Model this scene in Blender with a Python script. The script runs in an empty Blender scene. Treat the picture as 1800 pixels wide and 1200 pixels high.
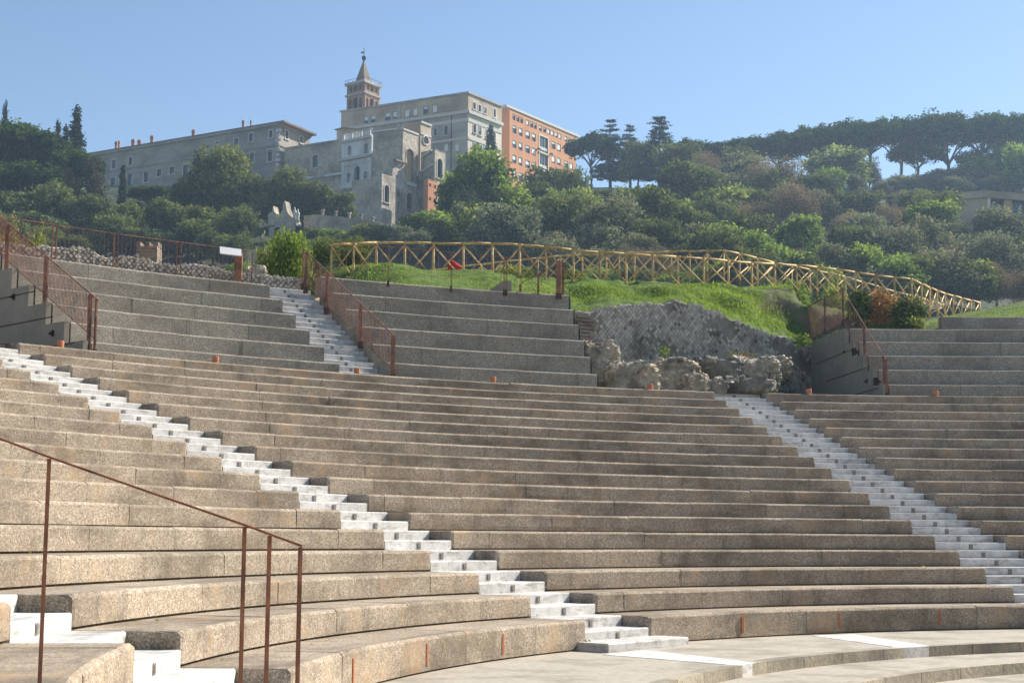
import bpy, math, random
import numpy as np
from mathutils import Matrix, Vector

random.seed(7)
RNG = np.random.default_rng(7)
scene = bpy.context.scene
COL = scene.collection

# ------------------------------------------------------------------ camera, sky, sun, exposure
PITCH, ROLL, FOC = 0.127066, 0.005191, 2704.22          # FOC in pixels of an 1800 px wide frame
cam_d = bpy.data.cameras.new("camera")
cam = bpy.data.objects.new("camera", cam_d)
COL.objects.link(cam)
cam_d.sensor_width = 36.0
cam_d.lens = FOC / 1800.0 * 36.0
cam_d.clip_start, cam_d.clip_end = 0.1, 6000
cam.matrix_world = Matrix.Rotation(math.pi / 2 + PITCH, 4, 'X') @ Matrix.Rotation(ROLL, 4, 'Z')
scene.camera = cam

SUN_AZ, SUN_EL = math.radians(57), math.radians(37)     # clockwise from +Y
world = bpy.data.worlds.new("World")
scene.world = world
world.use_nodes = True
wn = world.node_tree
bg = wn.nodes["Background"]
sky = wn.nodes.new("ShaderNodeTexSky")
sky.sky_type = 'NISHITA'
sky.sun_disc = False
sky.sun_elevation = SUN_EL
sky.sun_rotation = SUN_AZ
sky.altitude = 100
sky.air_density, sky.dust_density, sky.ozone_density = 1.0, 0.25, 2.2
wn.links.new(sky.outputs[0], bg.inputs[0])
bg.inputs[1].default_value = 0.083
sun_d = bpy.data.lights.new("sun", 'SUN')
sun_d.energy = 5.0
sun_d.angle = math.radians(0.5)
sun_d.color = (1.0, 0.94, 0.84)
sun = bpy.data.objects.new("sun", sun_d)
COL.objects.link(sun)
sdir = Vector((math.sin(SUN_AZ) * math.cos(SUN_EL), math.cos(SUN_AZ) * math.cos(SUN_EL), math.sin(SUN_EL)))
sun.rotation_euler = sdir.to_track_quat('Z', 'Y').to_euler()
sun.location = (60, 60, 200)
scene.view_settings.view_transform = 'Standard'
scene.view_settings.look = 'None'
scene.view_settings.gamma = 1
scene.view_settings.exposure = 0.87
scene.render.engine = 'CYCLES'
scene.cycles.use_denoising = True
scene.cycles.max_bounces = 6
scene.cycles.diffuse_bounces = 3
scene.cycles.transmission_bounces = 4
scene.cycles.transparent_max_bounces = 6
scene.cycles.volume_bounces = 0

# ------------------------------------------------------------------ survey of the theatre (metres, camera at the origin)
CX, CY = 17.6691, 16.1274                                # centre of the cavea
R1, DEP, RIS, Z1 = 20.138, 1.2370, 0.4, -1.4467          # first seat row: radius, tread, riser, top
STAIRS = [-1.5560, -0.8947, -0.2273, 0.4400]             # bearings of the white stairs
HW = 1.014                                               # half width of a stair
R18 = R1 + 17 * DEP
Z18 = Z1 + 17 * RIS
RU, DU = 43.4, 1.2                                       # upper cavea: first radius, tread
FLOOR = -1.97


def ray(px, py):
    X, Y = px - 900.0, py - 600.0
    cr, sr = math.cos(ROLL), math.sin(ROLL)
    x, y = X * cr + Y * sr, -X * sr + Y * cr
    c, s = math.cos(PITCH), math.sin(PITCH)
    u = -y / FOC
    return np.array([x / FOC, c - u * s, s + u * c])


def at_z(px, py, z):
    d = ray(px, py)
    return d * (z / d[2])


def at_y(px, py, Y):
    d = ray(px, py)
    return d * (Y / d[1])


def hit(px, py, r):
    d = ray(px, py)
    A = d[0] ** 2 + d[1] ** 2
    B = -2 * (d[0] * CX + d[1] * CY)
    Cc = CX * CX + CY * CY - r * r
    return d * ((-B + math.sqrt(B * B - 4 * A * Cc)) / (2 * A))


def bearing(p):
    return math.atan2(p[0] - CX, p[1] - CY)


def pol(r, a, z=0.0):
    return np.array([CX + r * math.sin(a), CY + r * math.cos(a), z])


def sstep(a, b, x):
    t = np.clip((x - a) / (b - a), 0, 1)
    return t * t * (3 - 2 * t)


# ------------------------------------------------------------------ mesh helpers
class MB:
    """collects polygons for ONE mesh object"""
    def __init__(self):
        self.v, self.f, self.t, self.uv = [], [], [], []

    def pts(self, P, tint=0.5, uv=None):
        n = len(self.v)
        self.v.extend([tuple(map(float, p)) for p in P])
        self.t.extend([tint] * len(P))
        self.uv.extend(uv if uv is not None else [(0, 0, 0)] * len(P))
        return n

    def poly(self, P, tint=0.5, uv=None):
        n = self.pts(P, tint, uv)
        self.f.append(tuple(range(n, n + len(P))))

    def box(self, c, u, v, w, tint=0.5):
        """centre, three half-axis vectors"""
        c, u, v, w = (np.asarray(k, float) for k in (c, u, v, w))
        P = [c + a * u + b * v + g * w for g in (-1, 1) for b in (-1, 1) for a in (-1, 1)]
        n = self.pts(P, tint)
        fl = [(0, 2, 3, 1), (4, 5, 7, 6), (0, 1, 5, 4), (2, 6, 7, 3), (0, 4, 6, 2), (1, 3, 7, 5)]
        if np.dot(np.cross(u, v), w) < 0:
            fl = [q[::-1] for q in fl]
        self.f += [tuple(n + i for i in q) for q in fl]

    def prism(self, outline, d, tint=0.5):
        """closed outline (3-D points) pushed along vector d"""
        O = [np.asarray(p, float) for p in outline]
        d = np.asarray(d, float)
        n = self.pts(O + [p + d for p in O], tint)
        k = len(O)
        self.f.append(tuple(n + i for i in range(k)))
        self.f.append(tuple(n + k + i for i in range(k - 1, -1, -1)))
        for i in range(k):
            j = (i + 1) % k
            self.f.append((n + j, n + i, n + k + i, n + k + j))

    def tube(self, path, rad, sides=6, tint=0.5, cap=True):
        P = [np.asarray(p, float) for p in path]
        if not hasattr(rad, '__len__'):
            rad = [rad] * len(P)
        base = len(self.v)
        for i, p in enumerate(P):
            t = P[min(i + 1, len(P) - 1)] - P[max(i - 1, 0)]
            t = t / (np.linalg.norm(t) + 1e-9)
            a = np.cross(t, (0, 0, 1.0))
            if np.linalg.norm(a) < 0.05:
                a = np.cross(t, (1.0, 0, 0))
            a /= np.linalg.norm(a)
            b = np.cross(t, a)
            self.pts([p + rad[i] * (math.cos(2 * math.pi * k / sides) * a + math.sin(2 * math.pi * k / sides) * b)
                      for k in range(sides)], tint)
        for i in range(len(P) - 1):
            for k in range(sides):
                k2 = (k + 1) % sides
                o = base + i * sides
                self.f.append((o + k, o + k2, o + sides + k2, o + sides + k))
        if cap:
            self.f.append(tuple(base + k for k in range(sides - 1, -1, -1)))
            o = base + (len(P) - 1) * sides
            self.f.append(tuple(o + k for k in range(sides)))

    def mesh(self, name, smooth=False):
        m = bpy.data.meshes.new(name)
        m.from_pydata(self.v, [], self.f)
        a = m.attributes.new('tint', 'FLOAT', 'POINT')
        a.data.foreach_set('value', np.array(self.t, dtype=np.float32))
        b = m.attributes.new('pc', 'FLOAT_VECTOR', 'POINT')
        b.data.foreach_set('vector', np.array(self.uv, dtype=np.float32).ravel())
        if smooth:
            m.polygons.foreach_set('use_smooth', [True] * len(m.polygons))
        m.update()
        return m


def quads_mesh(name, V, T, per=4):
    """V (N*per,3) loose polygons of `per` corners, T tint per polygon"""
    n = len(V) // per
    m = bpy.data.meshes.new(name)
    m.vertices.add(len(V))
    m.vertices.foreach_set('co', np.asarray(V, np.float32).ravel())
    m.loops.add(n * per)
    m.loops.foreach_set('vertex_index', np.arange(n * per, dtype=np.int32))
    m.polygons.add(n)
    m.polygons.foreach_set('loop_start', np.arange(0, n * per, per, dtype=np.int32))
    m.polygons.foreach_set('loop_total', np.full(n, per, np.int32))
    a = m.attributes.new('tint', 'FLOAT', 'POINT')
    a.data.foreach_set('value', np.repeat(np.asarray(T, np.float32), per))
    m.update(calc_edges=True)
    return m


def put(name, data, mat=None, parent=None, label=None, cat=None, group=None, kind=None, smooth=False, loc=None, rot=None):
    me = data.mesh(name, smooth) if isinstance(data, MB) else data
    o = bpy.data.objects.new(name, me)
    COL.objects.link(o)
    if mat is not None and len(me.materials) == 0:
        me.materials.append(mat)
    if parent is not None:
        o.parent = parent
        if loc is None:
            o.matrix_parent_inverse = Matrix.Translation(-Vector(root_loc(parent)))
    if loc is not None:
        o.location = loc
    if rot is not None:
        o.rotation_euler = rot
    tag(o, label, cat, group, kind)
    return o


def root_loc(o):
    while o.parent is not None:
        o = o.parent
    return o.location


def tag(o, label=None, cat=None, group=None, kind=None):
    if label: o['label'] = label
    if cat: o['category'] = cat
    if group: o['group'] = group
    if kind: o['kind'] = kind


def thing(name, label, cat, loc=(0, 0, 0), group=None):
    o = bpy.data.objects.new(name, None)
    o.empty_display_size = 0.3
    COL.objects.link(o)
    o.location = tuple(float(k) for k in loc)
    tag(o, label, cat, group)
    return o


def sub(name, data, mat, part, smooth=False):
    """a sub-part: world-coordinate mesh under a part that is itself in world coordinates"""
    me = data.mesh(name, smooth) if isinstance(data, MB) else data
    o = bpy.data.objects.new(name, me)
    COL.objects.link(o)
    if len(me.materials) == 0:
        me.materials.append(mat)
    o.parent = part
    return o


# ------------------------------------------------------------------ materials
def nt(name):
    m = bpy.data.materials.new(name)
    m.use_nodes = True
    t = m.node_tree
    t.nodes.clear()
    out = t.nodes.new('ShaderNodeOutputMaterial')
    return m, t, out


def N(t, typ, **kw):
    n = t.nodes.new(typ)
    for k, v in kw.items():
        setattr(n, k, v)
    return n


def ramp(t, src, stops):
    r = N(t, 'ShaderNodeValToRGB')
    e = r.color_ramp.elements
    while len(e) < len(stops):
        e.new(0.5)
    for i, (p, c) in enumerate(stops):
        e[i].position = p
        e[i].color = (*c, 1) if len(c) == 3 else c
    t.links.new(src, r.inputs[0])
    return r.outputs[0]


def mixc(t, fac, a, b, mode='MIX'):
    m = N(t, 'ShaderNodeMix', data_type='RGBA', blend_type=mode)
    for s, v in ((0, fac), (6, a), (7, b)):
        if isinstance(v, bpy.types.NodeSocket):
            t.links.new(v, m.inputs[s])
        else:
            m.inputs[s].default_value = v if s == 0 else ((*v, 1) if len(v) == 3 else v)
    return m.outputs[2]


def noise(t, vec, scale, detail=4, rough=0.6):
    n = N(t, 'ShaderNodeTexNoise')
    n.inputs['Scale'].default_value = scale
    n.inputs['Detail'].default_value = detail
    n.inputs['Roughness'].default_value = rough
    if vec is not None:
        t.links.new(vec, n.inputs['Vector'])
    return n.outputs['Fac']


def scaled(t, vec, s):
    m = N(t, 'ShaderNodeMapping')
    m.inputs['Scale'].default_value = s
    t.links.new(vec, m.inputs['Vector'])
    return m.outputs[0]


def finish(t, out, col, rough, bump=None, bs=0.3, bd=0.02, metal=0.0, spec=0.3):
    p = N(t, 'ShaderNodeBsdfPrincipled')
    if isinstance(col, bpy.types.NodeSocket):
        t.links.new(col, p.inputs['Base Color'])
    else:
        p.inputs['Base Color'].default_value = (*col, 1)
    p.inputs['Roughness'].default_value = rough
    p.inputs['Metallic'].default_value = metal
    p.inputs['Specular IOR Level'].default_value = spec
    if bump is not None:
        b = N(t, 'ShaderNodeBump')
        b.inputs['Strength'].default_value = bs
        b.inputs['Distance'].default_value = bd
        t.links.new(bump, b.inputs['Height'])
        t.links.new(b.outputs[0], p.inputs['Normal'])
    t.links.new(p.outputs[0], out.inputs['Surface'])


def tinted(t, col, amount):
    a = N(t, 'ShaderNodeAttribute', attribute_name='tint')
    k = ramp(t, a.outputs['Fac'], [(0, (1 - amount,) * 3), (1, (1 + amount,) * 3)])
    return mixc(t, 1.0, col, k, 'MULTIPLY')


def m_noise(name, c1, c2, scale, c3=None, scale3=0.5, f3=(0.45, 0.65), stretch=(1, 1, 1), rough=0.9, bs=0.4, bd=0.03,
            tint=0.0, metal=0.0, spec=0.25, detail=5, lo=0.3, hi=0.7):
    m, t, out = nt(name)
    co = N(t, 'ShaderNodeNewGeometry').outputs['Position']
    v = scaled(t, co, stretch)
    n1 = noise(t, v, scale, detail)
    col = ramp(t, n1, [(lo, c1), (hi, c2)])
    if c3 is not None:
        n3 = noise(t, v, scale3, 3)
        f = ramp(t, n3, [(f3[0], (0, 0, 0)), (f3[1], (1, 1, 1))])
        col = mixc(t, f, col, c3)
    if tint:
        col = tinted(t, col, tint)
    finish(t, out, col, rough, n1, bs, bd, metal, spec)
    return m


def m_concrete(name, base, dark, pale, stain, warm, bs=0.5, stain_amt=0.7):
    """washed pebble concrete: grains, joints' tints, rain streaks, large weather patches"""
    m, t, out = nt(name)
    pc = N(t, 'ShaderNodeAttribute', attribute_name='pc').outputs['Vector']
    vo = N(t, 'ShaderNodeTexVoronoi')
    vo.inputs['Scale'].default_value = 62
    t.links.new(pc, vo.inputs['Vector'])
    sep = N(t, 'ShaderNodeSeparateColor')
    t.links.new(vo.outputs['Color'], sep.inputs[0])
    grain = ramp(t, sep.outputs[0], [(0.0, dark), (0.35, base), (0.72, base), (1.0, pale)])
    g2 = noise(t, pc, 16, 5, 0.8)
    grain = mixc(t, ramp(t, g2, [(0.46, (0, 0, 0)), (0.72, (0.7,) * 3)]), grain, dark)
    big = noise(t, scaled(t, pc, (0.45, 0.75, 0.45)), 0.9, 7, 0.7)
    col = mixc(t, ramp(t, big, [(0.45, (0, 0, 0)), (0.64, (stain_amt,) * 3)]), grain, stain)
    strk = noise(t, scaled(t, pc, (1.5, 0.45, 0.6)), 1.5, 5, 0.65)
    col = mixc(t, ramp(t, strk, [(0.52, (0, 0, 0)), (0.72, (0.5,) * 3)]), col, stain)
    w2 = noise(t, scaled(t, pc, (0.7, 0.5, 0.7)), 1.7, 3, 0.5)
    col = mixc(t, ramp(t, w2, [(0.56, (0, 0, 0)), (0.74, (0.55,) * 3)]), col, warm)
    col = tinted(t, col, 0.12)
    finish(t, out, col, 0.93, sep.outputs[1], bs, 0.012, spec=0.15)
    return m


def m_marble(name):
    m, t, out = nt(name)
    co = N(t, 'ShaderNodeNewGeometry').outputs['Position']
    n1 = noise(t, co, 3.2, 6, 0.7)
    col = ramp(t, n1, [(0.3, (0.46, 0.44, 0.405)), (0.5, (0.60, 0.575, 0.535)), (0.75, (0.70, 0.675, 0.63))])
    st = noise(t, scaled(t, co, (1.0, 1.0, 3.4)), 2.4, 7, 0.78)
    col = mixc(t, ramp(t, st, [(0.50, (0, 0, 0)), (0.66, (0.8,) * 3)]), col, (0.22, 0.20, 0.165))
    st2 = noise(t, scaled(t, co, (3, 3, 9)), 3.0, 4, 0.7)
    col = mixc(t, ramp(t, st2, [(0.52, (0, 0, 0)), (0.70, (0.38,) * 3)]), col, (0.30, 0.28, 0.24))
    col = tinted(t, col, 0.18)
    finish(t, out, col, 0.7, n1, 0.2, 0.01)
    return m


def m_leaf(name, dark, light, trans=0.30, hue=0.06):
    m, t, out = nt(name)
    a = N(t, 'ShaderNodeAttribute', attribute_name='tint')
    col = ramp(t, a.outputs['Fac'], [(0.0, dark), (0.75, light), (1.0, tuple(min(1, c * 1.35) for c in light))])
    oi = N(t, 'ShaderNodeObjectInfo')
    k = ramp(t, oi.outputs['Random'], [(0, (1 - hue, 1 - hue * 0.6, 1 - hue)), (1, (1 + hue * 2.2, 1 + hue, 1 - hue))])
    col = mixc(t, 1.0, col, k, 'MULTIPLY')
    d = N(t, 'ShaderNodeBsdfDiffuse')
    tr = N(t, 'ShaderNodeBsdfTranslucent')
    mx = N(t, 'ShaderNodeMixShader')
    mx.inputs[0].default_value = trans
    t.links.new(col, d.inputs[0])
    t.links.new(col, tr.inputs[0])
    t.links.new(d.outputs[0], mx.inputs[1])
    t.links.new(tr.outputs[0], mx.inputs[2])
    t.links.new(mx.outputs[0], out.inputs['Surface'])
    return m


M = {}
M['low'] = m_concrete('seat_concrete', (0.43, 0.352, 0.262), (0.19, 0.145, 0.10), (0.70, 0.61, 0.49), (0.115, 0.088, 0.062), (0.52, 0.35, 0.20))
M['up'] = m_concrete('upper_concrete', (0.36, 0.318, 0.25), (0.10, 0.085, 0.065), (0.67, 0.615, 0.52), (0.17, 0.147, 0.115), (0.37, 0.30, 0.215))
M['side'] = m_concrete('side_concrete', (0.28, 0.255, 0.205), (0.23, 0.205, 0.165), (0.33, 0.30, 0.25), (0.19, 0.17, 0.135), (0.30, 0.26, 0.20), bs=0.15)
M['marble'] = m_marble('white_marble')
M['pave'] = m_noise('pale_paving', (0.35, 0.305, 0.24), (0.47, 0.42, 0.34), 9, (0.25, 0.215, 0.165), 0.9, (0.48, 0.72), bs=0.3, tint=0.1)
M['kerb'] = m_noise('paving_edge', (0.30, 0.25, 0.18), (0.50, 0.44, 0.33), 14, (0.26, 0.22, 0.17), 1.2, tint=0.25)
M['rust'] = m_noise('rusty_steel', (0.17, 0.07, 0.042), (0.36, 0.16, 0.09), 9, (0.09, 0.04, 0.03), 2.0, rough=0.75, bs=0.25, bd=0.004, spec=0.35)
M['rustdark'] = m_noise('dark_steel', (0.05, 0.03, 0.024), (0.10, 0.05, 0.035), 8, rough=0.7, bs=0.2, bd=0.004)
M['terra'] = m_noise('terracotta', (0.42, 0.15, 0.07), (0.55, 0.22, 0.11), 12, rough=0.8, bs=0.2, bd=0.005)
M['plate'] = m_noise('grey_metal_plate', (0.16, 0.14, 0.12), (0.26, 0.23, 0.20), 10, rough=0.6, bs=0.1, bd=0.003, spec=0.4)
M['wood'] = m_noise('peeled_pole_wood', (0.52, 0.31, 0.11), (0.78, 0.57, 0.28), 6, (0.42, 0.24, 0.09), 2.5, stretch=(1, 1, 1), rough=0.75, bs=0.3, bd=0.01, tint=0.25)
M['panel'] = m_noise('white_panel', (0.46, 0.47, 0.48), (0.54, 0.54, 0.54), 3, rough=0.45, bs=0.0)
M['red'] = m_noise('red_cloth', (0.42, 0.012, 0.02), (0.6, 0.03, 0.04), 6, rough=0.8, bs=0.4, bd=0.02)
M['ret'] = m_noise('tufa_stone', (0.35, 0.32, 0.27), (0.57, 0.525, 0.455), 5, (0.225, 0.205, 0.17), 0.7, (0.5, 0.7), bs=0.7, bd=0.04, tint=0.30)
M['tufa'] = m_noise('dark_tufa', (0.16, 0.14, 0.11), (0.36, 0.32, 0.26), 4, (0.10, 0.09, 0.07), 0.9, (0.48, 0.66), bs=1.0, bd=0.1, tint=0.5, detail=8)
M['mortar'] = m_noise('mortar', (0.20, 0.175, 0.145), (0.32, 0.29, 0.24), 7, (0.10, 0.09, 0.072), 0.7, bs=0.8, bd=0.05)
M['rubble'] = m_noise('rubble_masonry', (0.30, 0.245, 0.17), (0.66, 0.57, 0.43), 4.5, (0.18, 0.145, 0.10), 1.1, (0.48, 0.66), bs=1.0, bd=0.12, tint=0.5, detail=8)
M['brick'] = m_noise('old_brick', (0.17, 0.125, 0.095), (0.33, 0.27, 0.205), 6, (0.16, 0.11, 0.08), 1.0, stretch=(1, 1, 4), bs=0.8, bd=0.04, tint=0.2)
M['palace'] = m_noise('palace_plaster', (0.285, 0.26, 0.22), (0.39, 0.36, 0.31), 0.9, (0.215, 0.19, 0.16), 0.13, (0.42, 0.68), stretch=(1, 1, 2.4), bs=0.5, bd=0.1)
M['beige'] = m_noise('beige_plaster', (0.43, 0.34, 0.24), (0.52, 0.42, 0.30), 0.5, (0.31, 0.24, 0.17), 0.15, bs=0.2, bd=0.1)
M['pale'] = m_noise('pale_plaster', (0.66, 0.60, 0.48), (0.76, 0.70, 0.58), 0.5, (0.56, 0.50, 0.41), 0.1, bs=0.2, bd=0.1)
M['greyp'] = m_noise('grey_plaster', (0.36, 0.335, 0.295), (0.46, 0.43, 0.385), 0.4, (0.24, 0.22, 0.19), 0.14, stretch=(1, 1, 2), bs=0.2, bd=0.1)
M['white'] = m_noise('white_stucco', (0.62, 0.62, 0.60), (0.74, 0.74, 0.72), 0.5, (0.38, 0.37, 0.345), 0.16, stretch=(1, 1, 0.5), bs=0.2, bd=0.1)
M['orange'] = m_noise('orange_plaster', (0.55, 0.25, 0.125), (0.62, 0.29, 0.15), 0.4, (0.50, 0.225, 0.115), 0.09, bs=0.15, bd=0.05)
M['tower'] = m_noise('tower_brick', (0.27, 0.17, 0.105), (0.37, 0.25, 0.165), 1.0, (0.23, 0.15, 0.10), 0.14, bs=0.4, bd=0.1)
M['stone'] = m_noise('rough_stone', (0.33, 0.28, 0.215), (0.58, 0.51, 0.41), 1.3, (0.20, 0.17, 0.13), 0.2, (0.45, 0.7), bs=0.9, bd=0.25, detail=8)
M['niche'] = m_noise('ochre_plaster', (0.40, 0.29, 0.13), (0.50, 0.37, 0.18), 0.8, bs=0.2)
M['trim'] = m_noise('pale_stone_trim', (0.46, 0.44, 0.40), (0.58, 0.555, 0.50), 1.5, bs=0.2, bd=0.05)
M['spire'] = m_noise('spire_tiles', (0.15, 0.115, 0.085), (0.22, 0.175, 0.135), 2.0, bs=0.4, bd=0.05)
M['roof'] = m_noise('roof_tiles', (0.20, 0.125, 0.085), (0.30, 0.20, 0.14), 2.2, (0.15, 0.11, 0.09), 0.2, bs=0.6, bd=0.1)
M['chim'] = m_noise('chimney_brick', (0.34, 0.15, 0.09), (0.44, 0.22, 0.14), 2, bs=0.4, bd=0.05)
M['blind'] = m_noise('white_blind', (0.66, 0.66, 0.66), (0.74, 0.74, 0.74), 2, stretch=(1, 1, 8), rough=0.6, bs=0.0)
M['lead'] = m_noise('grey_roof_slab', (0.42, 0.42, 0.42), (0.52, 0.52, 0.52), 1.5, rough=0.6, bs=0.1)
M['dark'] = m_noise('dark_interior', (0.018, 0.017, 0.016), (0.035, 0.032, 0.03), 2, rough=0.9, bs=0.1)
m, t, out = nt('window_glass')
finish(t, out, (0.035, 0.045, 0.06), 0.12, spec=0.6)
M['glass'] = m
M['bark'] = m_noise('bark', (0.075, 0.055, 0.04), (0.15, 0.115, 0.085), 3, stretch=(1, 1, 0.3), bs=0.7, bd=0.06)
M['pinebark'] = m_noise('pine_bark', (0.13, 0.08, 0.055), (0.23, 0.15, 0.10), 2, stretch=(1, 1, 0.4), bs=0.6, bd=0.06)
M['L_pine'] = m_leaf('pine_needles', (0.024, 0.0429, 0.0127), (0.094, 0.1455, 0.0323), 0.22)
M['L_oak'] = m_leaf('oak_leaves', (0.0418, 0.0611, 0.0191), (0.1827, 0.2113, 0.0707), 0.25)
M['L_green'] = m_leaf('green_leaves', (0.0437, 0.0778, 0.0152), (0.23, 0.313, 0.0603), 0.38)
M['L_lime'] = m_leaf('yellow_green_leaves', (0.0608, 0.0884, 0.0199), (0.2789, 0.3217, 0.0786), 0.42)
M['L_olive'] = m_leaf('olive_leaves', (0.0581, 0.0711, 0.0389), (0.2597, 0.2708, 0.1537), 0.25)
M['L_yellow'] = m_leaf('yellow_leaves', (0.1224, 0.102, 0.0255), (0.396, 0.3, 0.072), 0.4)
M['L_bare'] = m_leaf('brown_twigs', (0.0929, 0.0692, 0.04), (0.2862, 0.222, 0.1265), 0.2)
M['L_cypress'] = m_leaf('cypress_foliage', (0.0177, 0.0287, 0.0133), (0.0676, 0.0884, 0.0416), 0.15)
M['L_brown'] = m_leaf('brown_conifer', (0.0416, 0.0357, 0.0202), (0.1288, 0.1148, 0.0672), 0.2)
M['L_cedar'] = m_leaf('cedar_needles', (0.0212, 0.0401, 0.0236), (0.0847, 0.1309, 0.0739), 0.2)
M['L_russet'] = m_leaf('russet_creeper', (0.15, 0.085, 0.035), (0.42, 0.24, 0.095), 0.35)
M['L_grass'] = m_leaf('grass_blades', (0.085, 0.13, 0.022), (0.30, 0.40, 0.06), 0.45, hue=0.0)


def m_ground():
    m, t, out = nt('ground_cover')
    g = N(t, 'ShaderNodeNewGeometry')
    co = g.outputs['Position']
    n1 = noise(t, co, 1.3, 6, 0.7)
    n2 = noise(t, co, 0.22, 4)
    grass = ramp(t, n1, [(0.3, (0.035, 0.065, 0.014)), (0.5, (0.095, 0.15, 0.026)), (0.72, (0.15, 0.21, 0.04))])
    soil = ramp(t, n1, [(0.3, (0.075, 0.055, 0.038)), (0.7, (0.19, 0.145, 0.10))])
    nz = N(t, 'ShaderNodeSeparateXYZ')
    t.links.new(g.outputs['Normal'], nz.inputs[0])
    steep = ramp(t, nz.outputs[2], [(0.55, (1, 1, 1)), (0.78, (0, 0, 0))])
    col = mixc(t, steep, mixc(t, ramp(t, n2, [(0.52, (0, 0, 0)), (0.7, (0.7,) * 3)]), grass, soil), soil)
    finish(t, out, col, 0.95, n1, 0.8, 0.12, spec=0.1)
    return m


M['ground'] = m_ground()
M['hill'] = m_noise('hillside_scrub', (0.022, 0.034, 0.013), (0.062, 0.078, 0.03), 0.55, (0.07, 0.062, 0.036), 0.05, (0.5, 0.75), bs=1.0, bd=0.6)
M['lawn'] = m_noise('lawn', (0.09, 0.15, 0.025), (0.14, 0.21, 0.04), 0.7, bs=0.5, bd=0.2)
M['sand'] = m_noise('sandy_soil', (0.33, 0.27, 0.19), (0.48, 0.41, 0.31), 3.5, bs=0.5, bd=0.04)

# ------------------------------------------------------------------ terrain
GAP0, GAP1 = -0.325, -0.069          # the ruined gap in the upper cavea (bearings)
RW0 = at_y(1036, 545, 62.6)          # ruin wall, left and right ends (top)
RW1 = at_y(1441, 612, 69.5)
RW_TOPS = [(1010, 548), (1040, 545), (1080, 537), (1120, 534), (1160, 533), (1190, 528), (1210, 531), (1240, 541), (1262, 549),
           (1280, 557), (1300, 565), (1325, 576), (1345, 583), (1362, 590), (1385, 593), (1400, 603), (1432, 612), (1450, 612)]


def rw_y(x):
    return RW0[1] + (x - RW0[0]) * (RW1[1] - RW0[1]) / (RW1[0] - RW0[0])


_rwx, _rwz = [], []
for (px, py) in RW_TOPS:
    d_ = ray(px, py)
    k_ = (RW1[1] - RW0[1]) / (RW1[0] - RW0[0])
    tt_ = (RW0[1] - RW0[0] * k_) / (d_[1] - d_[0] * k_)
    p_ = d_ * tt_
    _rwx.append(p_[0]); _rwz.append(p_[2])


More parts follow.
